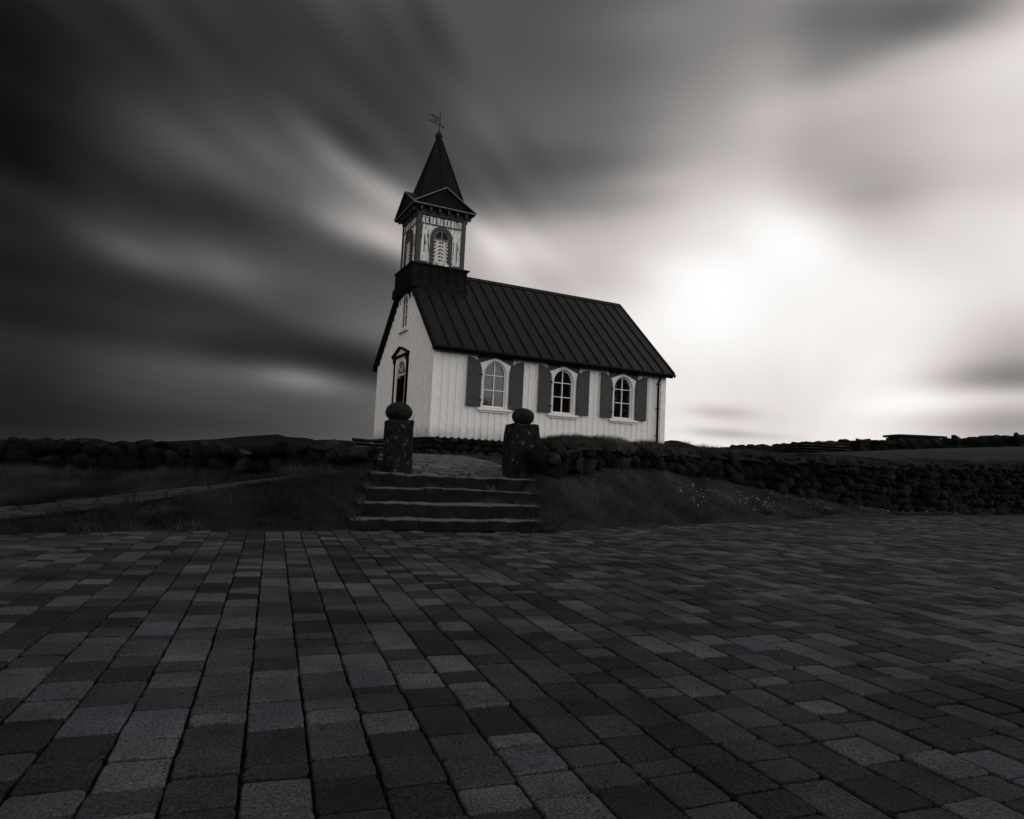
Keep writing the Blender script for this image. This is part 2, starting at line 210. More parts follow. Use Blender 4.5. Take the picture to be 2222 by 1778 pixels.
# ------------------------------------------------------------------ mesh helpers
def link_mesh(name, V, F, m, parent=None, smooth=False, bevel=0, tint=None, recalc=True, loc=None):
    me = bpy.data.meshes.new(name); me.from_pydata([tuple(v) for v in V], [], F)
    if tint is not None:
        a = me.attributes.new('tint', 'FLOAT_COLOR', 'POINT'); a.data.foreach_set('color', np.asarray(tint, np.float32).ravel())
    if recalc:
        bm = bmesh.new(); bm.from_mesh(me); bmesh.ops.recalc_face_normals(bm, faces=bm.faces); bm.to_mesh(me); bm.free()
    me.materials.append(MT[m])
    if smooth: me.shade_smooth()
    o = bpy.data.objects.new(name, me); COL.objects.link(o)
    if parent is not None: o.parent = parent
    if loc is not None: o.location = loc
    if bevel:
        b = o.modifiers.new('bevel', 'BEVEL'); b.width = bevel; b.segments = 1; b.limit_method = 'ANGLE'
    return o
class MB:
    def __init__(s): s.v = []; s.f = []
    def add(s, V, F):
        n = len(s.v); s.v += [tuple(map(float, p)) for p in V]; s.f += [tuple(i+n for i in f) for f in F]; return s
    def box(s, x0, x1, y0, y1, z0, z1):
        return s.add([(x0, y0, z0), (x1, y0, z0), (x1, y1, z0), (x0, y1, z0), (x0, y0, z1), (x1, y0, z1), (x1, y1, z1), (x0, y1, z1)],
                     [(0, 3, 2, 1), (4, 5, 6, 7), (0, 1, 5, 4), (1, 2, 6, 5), (2, 3, 7, 6), (3, 0, 4, 7)])
    def plate(s, outer, holes, plane, d0, d1):
        """polygon (with holes) in plane 'xz' or 'yz' or 'xy', extruded from d0 to d1"""
        P = {'xz': lambda p, d: (p[0], d, p[1]), 'yz': lambda p, d: (d, p[0], p[1]), 'xy': lambda p, d: (p[0], p[1], d)}[plane]
        loops = [outer] + list(holes); flat = [p for l in loops for p in l]; n = len(flat)
        tr = tessellate_polygon([[Vector((p[0], p[1], 0)) for p in l] for l in loops])
        V = [P(p, d0) for p in flat] + [P(p, d1) for p in flat]; F = [tuple(t) for t in tr] + [tuple(i+n for i in reversed(t)) for t in tr]
        k = 0
        for l in loops:
            m = len(l)
            for i in range(m): a, b = k+i, k+(i+1) % m; F.append((a, b, b+n, a+n))
            k += m
        return s.add(V, F)
    def tube(s, p0, p1, r0, r1=None, n=8):
        r1 = r0 if r1 is None else r1; p0, p1 = Vector(p0), Vector(p1); d = (p1-p0).normalized()
        a = d.orthogonal().normalized(); b = d.cross(a); V = []
        for p, r in ((p0, r0), (p1, r1)):
            for i in range(n): t = 2*math.pi*i/n; V.append(p + (a*math.cos(t)+b*math.sin(t))*r)
        return s.add(V, [(i, (i+1) % n, n+(i+1) % n, n+i) for i in range(n)] + [tuple(reversed(range(n))), tuple(range(n, 2*n))])
    def beam(s, p0, p1, w, h, up=(0, 0, 1)):
        p0, p1 = Vector(p0), Vector(p1); d = (p1-p0).normalized(); x = d.cross(Vector(up)).normalized(); z = x.cross(d)
        V = [p + x*w/2*a + z*h/2*b for p in (p0, p1) for a, b in ((-1, -1), (1, -1), (1, 1), (-1, 1))]
        return s.add(V, [(0, 1, 2, 3), (7, 6, 5, 4), (0, 4, 5, 1), (1, 5, 6, 2), (2, 6, 7, 3), (3, 7, 4, 0)])
    def lathe(s, c, prof, n=24):
        V = [(c[0]+r*math.cos(2*math.pi*i/n), c[1]+r*math.sin(2*math.pi*i/n), c[2]+z) for r, z in prof for i in range(n)]
        F = [(k*n+i, k*n+(i+1) % n, (k+1)*n+(i+1) % n, (k+1)*n+i) for k in range(len(prof)-1) for i in range(n)]
        F += [tuple(reversed(range(n))), tuple(range((len(prof)-1)*n, len(prof)*n))]
        return s.add(V, F)
    def torus(s, c, axis, R, r, n=28, m=8):
        ax = Vector(axis).normalized(); a = ax.orthogonal().normalized(); b = ax.cross(a); V = []
        for i in range(n):
            t = 2*math.pi*i/n; d = a*math.cos(t)+b*math.sin(t)
            for j in range(m): q = 2*math.pi*j/m; V.append(Vector(c)+d*(R+r*math.cos(q))+ax*r*math.sin(q))
        return s.add(V, [(i*m+j, ((i+1) % n)*m+j, ((i+1) % n)*m+(j+1) % m, i*m+(j+1) % m) for i in range(n) for j in range(m)])
    def build(s, name, m, parent=None, smooth=False, bevel=0, tint=None): return link_mesh(name, s.v, s.f, m, parent, smooth, bevel, tint)
def arch(c, hw, z0, zs, rise, n=16):
    return [(c-hw, z0)] + [(c-hw*math.cos(math.pi*i/n), zs+rise*math.sin(math.pi*i/n)) for i in range(n+1)] + [(c+hw, z0)]
def tag(o, label=None, cat=None, group=None, kind=None):
    if label: o['label'] = label
    if cat: o['category'] = cat
    if group: o['group'] = group
    if kind: o['kind'] = kind
    return o
def empty(name, loc, rz=0):
    o = bpy.data.objects.new(name, None); COL.objects.link(o); o.location = loc; o.rotation_euler = (0, 0, rz); o.empty_display_size = .3; return o

_ico = {}
def ico(sub):
    if sub not in _ico:
        bm = bmesh.new(); bmesh.ops.create_icosphere(bm, subdivisions=sub, radius=1); bm.verts.ensure_lookup_table()
        _ico[sub] = (np.array([v.co[:] for v in bm.verts]), [tuple(v.index for v in f.verts) for f in bm.faces]); bm.free()
    return _ico[sub]
def stone(mb, tints, c, size, rz=0, sub=3, rough=.22, boxy=.55, tint=None):
    """one rough boulder: a boxy, noise-bitten ball; size = half extents"""
    V, F = ico(sub); sd_ = Vector((random.uniform(-99, 99), random.uniform(-99, 99), random.uniform(-99, 99)))
    cuts = [(Vector((random.gauss(0, 1), random.gauss(0, 1), random.gauss(0, 1))).normalized(), random.uniform(.50, .82)) for _ in range(9)]
    cr_, sr_ = math.cos(rz), math.sin(rz); tl = random.uniform(-.25, .25); out = []
    for p in V:
        q = np.sign(p)*np.abs(p)**boxy; q = q/max(1e-6, np.linalg.norm(q))*(.55+.45*np.linalg.norm(q)/1.2)
        nn = noise.noise(Vector(p)*1.3+sd_)*rough*1.7 + noise.noise(Vector(p)*3.1+sd_)*rough*.9 + noise.noise(Vector(p)*7.5+sd_)*rough*.35
        q = q*(1+nn*.55)
        for cn, cc in cuts:
            e_ = q[0]*cn[0]+q[1]*cn[1]+q[2]*cn[2]-cc
            if e_ > 0: q = q-np.array(cn)*e_*.93
        q = q*1.16*size
        x, y, z = q; z += tl*x
        out.append((c[0]+x*cr_-y*sr_, c[1]+x*sr_+y*cr_, c[2]+z))
    mb.add(out, F)
    t = tint if tint is not None else random.choice((.45, .7, .9, 1.1, 1.5))*random.uniform(.85, 1.15)
    tints += [(t, t, t*random.uniform(.97, 1.05), 1)]*len(out)
def rough_block(mb, x0, x1, y0, y1, z0, z1, st=.09, amp=.014, rnd=.035, rend=None, fr=(lambda x, y: (x, y))):
    """worn stone block as a closed grid box with displaced, rounded surface; fr maps local xy to world"""
    nx, ny, nz = max(2, int((x1-x0)/st)), max(2, int((y1-y0)/st)), max(2, int((z1-z0)/(st*.6)))
    idx = {}; V = []; F = []
    c = np.array([(x0+x1)/2, (y0+y1)/2, (z0+z1)/2]); h = np.array([(x1-x0)/2, (y1-y0)/2, (z1-z0)/2])
    def vid(i, j, k):
        if (i, j, k) in idx: return idx[(i, j, k)]
        p = np.array([x0+(x1-x0)*i/nx, y0+(y1-y0)*j/ny, z0+(z1-z0)*k/nz])
        d = p-c; inner = np.maximum(h-(rnd if rend is None else np.array([rend, rnd, rnd])), 0); q = np.clip(d, -inner, inner); r = d-q; L = np.linalg.norm(r)
        if L > 1e-6: p = c+q+r/L*min(L, rnd)
        n1 = noise.noise_vector(Vector(p)*3.1); n2 = noise.noise_vector(Vector(p)*11.)
        n3 = noise.noise_vector(Vector(p)*24.)
        p = p+np.array(n1[:])*amp+np.array(n2[:])*amp*.55+np.array(n3[:])*amp*.3
        X, Y = fr(p[0], p[1]); idx[(i, j, k)] = len(V); V.append((X, Y, p[2])); return len(V)-1
    for i in range(nx):
        for j in range(ny): F += [(vid(i, j, nz), vid(i+1, j, nz), vid(i+1, j+1, nz), vid(i, j+1, nz)), (vid(i, j, 0), vid(i, j+1, 0), vid(i+1, j+1, 0), vid(i+1, j, 0))]
    for i in range(nx):
        for k in range(nz): F += [(vid(i, 0, k), vid(i+1, 0, k), vid(i+1, 0, k+1), vid(i, 0, k+1)), (vid(i, ny, k), vid(i, ny, k+1), vid(i+1, ny, k+1), vid(i+1, ny, k))]
    for j in range(ny):
        for k in range(nz): F += [(vid(0, j, k), vid(0, j, k+1), vid(0, j+1, k+1), vid(0, j+1, k)), (vid(nx, j, k), vid(nx, j+1, k), vid(nx, j+1, k+1), vid(nx, j, k+1))]
    mb.add(V, F)

# ------------------------------------------------------------------ plaza frame and terrain
GA = 0.33954
UG = np.array([math.cos(GA), math.sin(GA)]); VG = np.array([-math.sin(GA), math.cos(GA)])
def gw(U, V): p = U*UG+V*VG; return float(p[0]), float(p[1])
def wg(X, Y): return X*UG[0]+Y*UG[1], X*VG[0]+Y*VG[1]
EDGE = [(-60, -26), (-9.2, 5.1), (-5.45, 7.25), (-4.3, 7.95), (-3.4, 8.4), (-2.3, 8.93), (-2.1, 9.05), (.49, 9.95), (.75, 10.25), (1.53, 11.1), (3.52, 12.8), (7, 15.9), (11.7, 19.7), (18.4, 23.9), (60, 46)]
EX, EY = [np.array(a, float) for a in zip(*EDGE)]
edgeY = lambda x: np.interp(x, EX, EY)
CH = np.array([-2.50279, 20.67036, 1.71995]); CYAW = 0.456904
W, L = 6.6254, 9.0704
cu = np.array([math.cos(CYAW), math.sin(CYAW)]); cv = np.array([-math.sin(CYAW), math.cos(CYAW)])
C = []
for X in np.arange(-20, 30, 4.):
    for Y in (-12, -6, 0, 4): C.append((X, Y, -.12))
for k in range(1, len(EDGE)-1):
    X, Y = EDGE[k]; C.append((X, Y, .0)); C.append((X+.5, Y-.9, -.12)); C.append((X+1, Y-2.2, -.12))
for X, Y in ((-9.2, 5.1), (-12, 3.5)): C.append((X-.7, Y+1.5, .1))
def cp(px, py, Y): p = at(px, py, Y); C.append((p[0], p[1], p[2]))
def cx(px, Y, z): p = at(px, 900, Y); C.append((p[0], Y, z))
# right bank up to the wall foot
RW = [(1178, 11.3, .84), (1290, 13.1, .93), (1400, 14.8, 1.01), (1476, 15.9, .92), (1570, 16.9, .78), (1667, 17.6, .60), (1819, 18.6, .28), (1972, 20.6, .06), (2222, 24.1, .02), (2600, 29.6, 0)]
for a in RW: cx(*a)
for U, V, z in ((4.1, 9.3, .05), (4.15, 9.6, .24), (4.2, 9.95, .44), (4.3, 10.3, .66), (4.6, 10.6, .78), (.85, 9.3, .1), (.95, 9.6, .24), (1.1, 9.95, .42), (1.2, 10.3, .62), (1.3, 10.6, .72),
                (1.5, 9.7, .1), (3.7, 9.7, .1), (1.7, 10.2, .45), (3.9, 10.2, .45), (1.8, 10.8, .72), (3., 10.8, .74), (4.2, 10.8, .76)):
    x, y = gw(U, V); C.append((x, y, z))
# left bank
for a in ((800, 10.5, .74), (640, 10.1, .60), (482, 9.7, .42), (360, 9.3, .32), (240, 8.9, .22), (120, 8.5, .12), (0, 8.1, .06), (-200, 7.6, .05)): cx(*a)
LW = [(790, 10.9, .74), (700, 11.2, .62), (560, 11.6, .5), (420, 11.9, .43), (300, 12.1, .41), (150, 12.3, .40), (0, 12.5, .40), (-300, 12.8, .4), (-700, 13, .4)]
for a in LW: cx(*a)
# behind the walls, path and churchyard
CF = C; C = []
for X, Y, z in ((-1.2, 13, .90), (-1.4, 16, 1.03), (-1.8, 18, 1.10), (-3, 20.2, 1.12), (-5.5, 22, 1.12), (-9, 24, 1.1), (-8, 16, .9), (-12, 20, .8), (-5, 14, .86), (1, 14, .98), (2.5, 17, 1.1), (3, 21, 1.15), (6, 24, 1.25), (0, 28, 1.2),
                (-6, 30, 1.0), (4, 17.4, 1.22), (7, 19.6, 1.35), (11, 22.4, 1.4), (17, 26.6, 1.5), (24, 30, 1.7), (9, 30, 1.5), (-20, 40, .6), (-8, 50, .5), (10, 42, 2.1), (-30, 25, .5), (-40, 10, .2), (50, 20, .8)): C.append((X, Y, z))
for px, py, Y in ((1819, 981, 44), (2000, 976, 44), (2222, 970, 44), (2450, 966, 44), (1667, 983, 44), (1514, 976, 44), (2000, 992, 34), (2222, 986, 34), (1800, 998, 34)): cp(px, py, Y)
for px in (1514, 1800, 2222): p = at(px, 1000, 60); C.append((p[0], 60, 2.0))
LAND = [(*gw(a, b), z) for a, b, z in ((1.8, 10.8, .73), (3., 10.8, .745), (4.2, 10.8, .77), (2.0, 11.5, .78), (4.0, 11.5, .80), (3., 12.1, .84))]
C = [c for c in C if True]
def _phi(r2): return np.where(r2 > 1e-12, .5*r2*np.log(np.maximum(r2, 1e-12)), 0)
RING = [(3+85*math.cos(rad(a)), 18+85*math.sin(rad(a)), .2) for a in range(0, 360, 20)]
def tps(C, reg=.01):
    C = np.array(C); n = len(C); A = np.zeros((n+3, n+3)); d = ((C[:, None, :2]-C[None, :, :2])**2).sum(2)
    A[:n, :n] = _phi(d)+np.eye(n)*reg; A[:n, n] = 1; A[:n, n+1:] = C[:, :2]; A[n, :n] = 1; A[n+1:, :n] = C[:, :2].T
    return C, np.linalg.solve(A, np.concatenate([C[:, 2], [0, 0, 0]]))
TF_, TB_ = tps(CF+LAND+RING), tps(C+LAND+RING)
# line along the middle of both walls, across the gap between the pillars
_sl = [(-90, 16), (-30, 13.6)]+sorted([(at(a[0], 900, a[1])[0], a[1]+.25) for a in LW])+[(-2.0, 10.6+.35), (gw(3., 11.2)[0], gw(3., 11.2)[1])]+sorted([(at(a[0], 900, a[1])[0], a[1]+.28) for a in RW])+[(60, 46)]
SLX, SLY = [np.array(q, float) for q in zip(*sorted(_sl))]
def _ev(T_, x, y):
    C, w = T_; n = len(C); return _phi((x[:, None]-C[None, :, 0])**2+(y[:, None]-C[None, :, 1])**2)@w[:n]+w[n]+w[n+1]*x+w[n+2]*y
def hgt(X, Y):
    X = np.atleast_1d(np.asarray(X, float)); Y = np.atleast_1d(np.asarray(Y, float)); out = np.empty(X.size); xf, yf = X.ravel(), Y.ravel()
    for s in range(0, xf.size, 8000):
        x, y = xf[s:s+8000], yf[s:s+8000]
        k = np.clip((y-np.interp(x, SLX, SLY))/np.where((x > -2.0) & (x < .8), .7, .12)*.5+.5, 0, 1); k = k*k*(3-2*k)
        out[s:s+8000] = _ev(TF_, x, y)*(1-k)+_ev(TB_, x, y)*k
    d = np.hypot(xf-3, yf-18); k = np.clip((d-60)/30, 0, 1); k = k*k*(3-2*k)
    out = np.clip(out, -.14, 5)*(1-k)+.3*k
    ins = (yf < edgeY(xf)-.12)                                    # ground kept below the paving
    out = np.where(ins, np.minimum(out, -.06), out)
    return out.reshape(X.shape)
h1 = lambda x, y: float(hgt(x, y)[0])
def steps_axis(a, b, st, far, k=26):
    mid = np.arange(a, b, st); g = np.cumsum(np.geomspace(st*1.3, 1, k)/1); g = g/g[-1]
    up = st*np.cumsum(1.45**np.arange(k)); up = up/up[-1]*far
    return np.concatenate([a-up[::-1], mid, b+up])
gx = steps_axis(-13, 22, .13, 9000); gy = steps_axis(6.5, 27, .13, 12000)
GX, GY = np.meshgrid(gx, gy); GZ = hgt(GX, GY)
bump = np.array([noise.noise(Vector((x*1.7, y*1.7, 0)))*.035+noise.noise(Vector((x*6, y*6, 3)))*.018 if (-14 < x < 23 and 6 < y < 28) else 0 for x, y in zip(GX.ravel(), GY.ravel())]).reshape(GX.shape)
GZ = GZ+np.where(GY > edgeY(GX)-.1, bump, 0)
nx_, ny_ = len(gx), len(gy)
V = np.stack([GX.ravel(), GY.ravel(), GZ.ravel()], 1)
F = [(j*nx_+i, j*nx_+i+1, (j+1)*nx_+i+1, (j+1)*nx_+i) for j in range(ny_-1) for i in range(nx_-1)]
ground = link_mesh('ground', V, F, 'turf', smooth=True, recalc=False); tag(ground, kind='structure')

# ------------------------------------------------------------------ plaza of pavers
mb = MB(); pts = [(x, y) for x, y in EDGE[1:-1]]; poly = [(-14, -10)]+[(-14, 2.4)]+pts+[(34, 32.5), (34, -10)]
mb.plate(poly, [], 'xy', -.02, -.026)
pb = mb.build('plaza', 'joint'); tag(pb, kind='structure')
def pavers():
    V = []; F = []; T = []; base = 0
    w = .2055; u0 = -.023
    rng = np.random.default_rng(21)
    for col in range(-70, 160):
        U0 = u0+col*w
        v = rng.uniform(-16, -15.8); 
        while v < 26:
            ln = rng.choice([.103, .155, .2055, .2055, .29], p=[.14, .22, .22, .2, .22]); c = np.array(gw(U0+w/2, v+ln/2)); X, Y = c
            v0 = v; v += ln
            if Y < .9 or Y > edgeY(X)-.06: continue
            # only what a step or two beside the photograph's viewpoint could see
            ang = X/Y if Y > 0 else 9
            if not (-1.05*Y-1.6 < X < 1.05*Y+1.6): continue
            near = Y < 6.5; n = 4 if near else 2
            g = .0042+abs(rng.normal(0, .0014)); hw, hl = w/2-g, ln/2-g*rng.uniform(.8, 1.4)
            r = rng.uniform(.006, .017)*(1.9 if rng.random() < .3 else 1)
            jx, jy, rot = rng.normal(0, .0012), rng.normal(0, .0018), rng.normal(0, .007)
            outl = []
            for qx, qy, a0 in ((1, 1, 0), (-1, 1, 90), (-1, -1, 180), (1, -1, 270)):
                rr = r*rng.uniform(.6, 1.6)
                for i in range(n):
                    a = rad(a0+90*i/(n-1)); outl.append((qx*(hw-rr)+rr*math.cos(a), qy*(hl-rr)+rr*math.sin(a)))
                if near:    # a slightly wavy edge between the corners
                    nxq, nyq = {0: (-1, 1), 90: (-1, -1), 180: (1, -1), 270: (1, 1)}[a0]
                    e0 = outl[-1]; e1 = (nxq*(hw-r) if a0 in (0, 180) else nxq*hw, nyq*hl if a0 in (0, 180) else nyq*(hl-r))
                    for f_ in (.33, .67):
                        p = [e0[0]+(e1[0]-e0[0])*f_, e0[1]+(e1[1]-e0[1])*f_]; d = rng.normal(0, .0016)
                        if a0 in (0, 180): p[1] += d
                        else: p[0] += d
                        outl.append(tuple(p))
            k = len(outl); o = np.array(outl); cr_, sr_ = math.cos(rot), math.sin(rot)
            o = np.stack([o[:, 0]*cr_-o[:, 1]*sr_+jx, o[:, 0]*sr_+o[:, 1]*cr_+jy], 1)
            zt = rng.normal(0, .0024); tx, ty = rng.normal(0, .011), rng.normal(0, .011)
            inset = .005
            rings = [(1.0, -.022), (1.0, zt-.0045), (1-inset/hw, zt)]
            for s_, z in rings:
                p = o*s_; zz = z+(p[:, 0]*tx+p[:, 1]*ty if z > -.02 else 0)
                xy = (c[0]+p[:, 0]*UG[0]+p[:, 1]*VG[0], c[1]+p[:, 0]*UG[1]+p[:, 1]*VG[1])
                V.append(np.stack([xy[0], xy[1], np.broadcast_to(zz, (k,))], 1))
            for a in range(2):
                for i in range(k): F.append((base+a*k+i, base+a*k+(i+1) % k, base+(a+1)*k+(i+1) % k, base+(a+1)*k+i))
            F.append(tuple(base+2*k+i for i in range(k))); base += 3*k
            # kinds of concrete: charcoal, grey, light speckled grey, faintly violet grey
            q = rng.random()
            t = (.027 if q < .34 else .040 if q < .66 else .067)*rng.uniform(.8, 1.2)
            vio = rng.random() < .22
            T.append(np.tile((t*.98, t, t*(1.2 if vio else 1.04), 1), (3*k, 1)))
    print('pavers', len(T))
    return np.concatenate(V), F, np.concatenate(T)
V, F, T = pavers()
pv = link_mesh('paving', V, F, 'paver', tint=T, recalc=False); tag(pv, kind='structure')

# ------------------------------------------------------------------ paths (sheets following the ground)
def ribbon(name, pts, m, dz=.025, n=60, cross=8):
    """pts: (x, y, half width, direction x, direction y) polyline"""
    P = np.array(pts, float); t = np.linspace(0, len(P)-1, n); V = []; F = []
    for i, s in enumerate(t):
        r = [np.interp(s, range(len(P)), P[:, k]) for k in range(5)]
        for j in range(cross+1):
            w_ = (j/cross*2-1)*r[2]*(1+.06*noise.noise(Vector((s*2, j > cross/2, 0)))); x, y = r[0]+r[3]*w_, r[1]+r[4]*w_
            V.append([x, y, 0])
    V = np.array(V); V[:, 2] = hgt(V[:, 0], V[:, 1])+dz
    k = cross+1
    F = [(i*k+j, i*k+j+1, (i+1)*k+j+1, (i+1)*k+j) for i in range(n-1) for j in range(cross)]
    o = link_mesh(name, V, F, m, smooth=True, recalc=False); tag(o, kind='structure'); return o
a = gw(2.9, 10.9); b = (-1.9, 15.); c = (-2.9, 18.6); d_ = (-4.6, 21.0); e_ = (-6.2, 23.8)
ribbon('path', [(*gw(2.95, 10.62), 1.25, UG[0], UG[1]), (*a, 1.2, UG[0], UG[1]), (*b, 1.35, .97, .2), (*c, 1.6, .95, .3), (*d_, 1.5, .8, .6), (*e_, 1.0, .5, .85)], 'flag')
ribbon('footpath', [(-9.5, 6.4, .5, .45, -.9), (-7.2, 7.55, .5, .35, -.93), (-5.9, 8.35, .46, .4, -.9), (-4.9, 9.25, .30, .5, -.86), (-4.0, 9.9, .2, .35, -.93), (-2.9, 10.35, .13, .3, -.95), (-2.1, 10.55, .11, .3, -.95)], 'darkflag', dz=.03)

# ------------------------------------------------------------------ steps
st = empty('stone_steps', (*gw(2.4, 9.25), 0)); tag(st, 'four wide worn stone steps rising from the paving to the gate pillars', 'steps')
inv = st.location
for (u0_, u1_, v0_, z0_, z1_, cuts) in ((1.02, 3.82, 9.25, -.02, .16, (1.98, 3.0)), (1.16, 3.9, 9.57, .12, .355, (3.12,)), (1.3, 4.0, 9.92, .32, .55, (2.15, 3.12)), (1.42, 4.1, 10.27, .5, .745, (1.95, 2.72, 3.45))):
    mb = MB(); cs = [u0_, *cuts, u1_]
    for i in range(len(cs)-1):
        dv = random.uniform(-.015, .015); dzz = random.uniform(-.012, .012)
        rough_block(mb, cs[i]+.002, cs[i+1]-.002, v0_+dv, v0_+.62, z0_, z1_+dzz, st=.033, amp=.022, rnd=.026, rend=.008, fr=lambda x, y: tuple(np.array(gw(x, y))-np.array([inv[0], inv[1]])))
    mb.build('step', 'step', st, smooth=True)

# ------------------------------------------------------------------ gate pillars
def pillar(name, U0, U1, UT0, UT1, V0, z0, z1, bc, bw, bh, label):
    c = gw((U0+U1)/2, V0+.22); e = empty(name, (c[0], c[1], z0)); tag(e, label, 'gate pillar', 'stone pillars at the head of the steps')
    hw, dp = (U1-U0)/2, .22
    mb = MB(); H = z1-z0
    def fr(x, y): p = x*UG+y*VG; return (p[0], p[1])
    rough_block(mb, -hw, hw, -dp, dp, -.25, H, st=.035, amp=.012, rnd=.03, fr=fr)
    # shaft narrows and shifts towards its top
    dt = ((UT0+UT1)-(U0+U1))/2; sc = (UT1-UT0)/(U1-U0); vv = []
    for x, y, z in mb.v:
        k = min(1, max(0, z/H)); u_ = x*UG[0]+y*UG[1]; w_ = x*VG[0]+y*VG[1]
        k2 = k**3 if 'round' in label else k
        u_ = u_*(1+(sc-1)*k2)+dt*k; w_ *= 1-.08*k2; p = u_*UG+w_*VG; vv.append((p[0], p[1], z))
    mb.v = vv
    mb.build('shaft', 'basalt', e, smooth=True)
    V_, F_ = ico(5); out = []
    for p in V_:
        q = np.array(p); k = 1+.035*noise.noise(Vector(q)*1.6+Vector(c+(0,)))+.012*noise.noise(Vector(q)*7)
        z = q[2]; z = max(z, -.86)
        out.append((q[0]*bw*k*(1+.08*(z if 'round' in label else 0)), q[1]*bw*k, z*bh*k))
    u_ = bc-(U0+U1)/2; m2 = MB(); m2.add([(x+u_*UG[0], y+u_*UG[1], z+H+bh*.80) for x, y, z in out], F_)
    m2.build('stone_ball', 'ball', e, smooth=True)
pillar('gate_pillar', 1.70, 2.12, 1.69, 2.11, 10.65, .76, 1.605, 1.885, .218, .165, 'squat basalt pillar topped by a flattened stone ball left of the steps')
pillar('gate_pillar', 3.78, 4.36, 3.80, 4.28, 10.65, .78, 1.675, 4.05, .195, .158, 'broader basalt pillar topped by a smaller round stone ball right of the steps')

# ------------------------------------------------------------------ dry stone walls
def stone_wall(name, line, label, thick=.55, smin=.13, smax=.24, cat='stone wall', step=.3, sub=2, mtl='lava', topjit=.05, tints_hi=None):
    """line: (x, y, z foot, z top); stones on the near face and on top, dark core between"""
    P = np.array(line, float); seg = np.hypot(np.diff(P[:, 0]), np.diff(P[:, 1])); s = np.concatenate([[0], np.cumsum(seg)]); mb = MB(); T = []
    # core
    n = max(6, int(s[-1]/.5)); V = []; nrm = []
    for q in np.linspace(0, s[-1], n):
        x, y, zf, zt = [np.interp(q, s, P[:, k]) for k in range(4)]; x2, y2 = [np.interp(q+.05, s, P[:, k]) for k in range(2)]; x1, y1 = [np.interp(q-.05, s, P[:, k]) for k in range(2)]
        t = np.array([x2-x1, y2-y1]); t /= np.linalg.norm(t)+1e-9; nn = np.array([t[1], -t[0]])
        for o_, z in ((-.08, zf-.3), (-.08, zt-.16), (-thick+.08, zt-.16), (-thick+.08, zf-.3)): V.append((x+nn[0]*o_, y+nn[1]*o_, z))
    Fc = [(i*4+j, (i+1)*4+j, (i+1)*4+(j+1) % 4, i*4+(j+1) % 4) for i in range(n-1) for j in range(4)]+[(0, 1, 2, 3), ((n-1)*4+3, (n-1)*4+2, (n-1)*4+1, (n-1)*4)]
    mb.add(V, Fc); T += [(.3, .3, .3, 1)]*len(V)
    row = 0; z_off = 0.
    maxh = (P[:, 3]-P[:, 2]).max()
    while z_off < maxh:
        rs = random.uniform(smin, smax)*(1.15 if row == 0 else 1)
        q = random.uniform(0, .2)
        while q < s[-1]:
            x, y, zf, zt = [np.interp(q, s, P[:, k]) for k in range(4)]
            x2, y2 = [np.interp(q+.1, s, P[:, k]) for k in range(2)]; x1, y1 = [np.interp(q-.1, s, P[:, k]) for k in range(2)]
            t = np.array([x2-x1, y2-y1]); t /= np.linalg.norm(t)+1e-9; nn = np.array([t[1], -t[0]])
            hs = rs*random.uniform(.7, 1.35); ws = hs*random.uniform(.9, 1.7); q += ws*.88
            zc_ = zf-.04+z_off+hs*.8
            if zc_+hs*.5 < zt+topjit*.5:
                oo = -.10+random.uniform(-.05, .07)
                stone(mb, T, (x+nn[0]*oo, y+nn[1]*oo, zc_), np.array([ws, random.uniform(.16, .26), hs]), math.atan2(t[1], t[0])+random.uniform(-.5, .5), sub=sub, boxy=random.uniform(.5, .95))
            q += ws*.88
        z_off += rs*1.45; row += 1
    # coping stones
    for off in (-.16, -thick+.16):
        q = 0
        while q < s[-1]:
            x, y, zf, zt = [np.interp(q, s, P[:, k]) for k in range(4)]; x1, y1 = [np.interp(q-.1, s, P[:, k]) for k in range(2)]; x2, y2 = [np.interp(q+.1, s, P[:, k]) for k in range(2)]
            t = np.array([x2-x1, y2-y1]); t /= np.linalg.norm(t)+1e-9; nn = np.array([t[1], -t[0]])
            ws = random.uniform(smin, smax)*1.25; hs = ws*random.uniform(.4, .75); q += ws*.9
            stone(mb, T, (x+nn[0]*off, y+nn[1]*off, zt-hs*.75+random.uniform(-1, 1)*topjit), np.array([ws, .24, hs]), math.atan2(t[1], t[0])+random.uniform(-.4, .4), sub=sub)
            q += ws*.8
    o = link_mesh(name, mb.v, mb.f, mtl, smooth=True, tint=T, recalc=False); tag(o, label, cat); return o
def wl(px, Y, zf, ytop): p = at(px, ytop, Y); return (p[0], Y, zf, p[2])
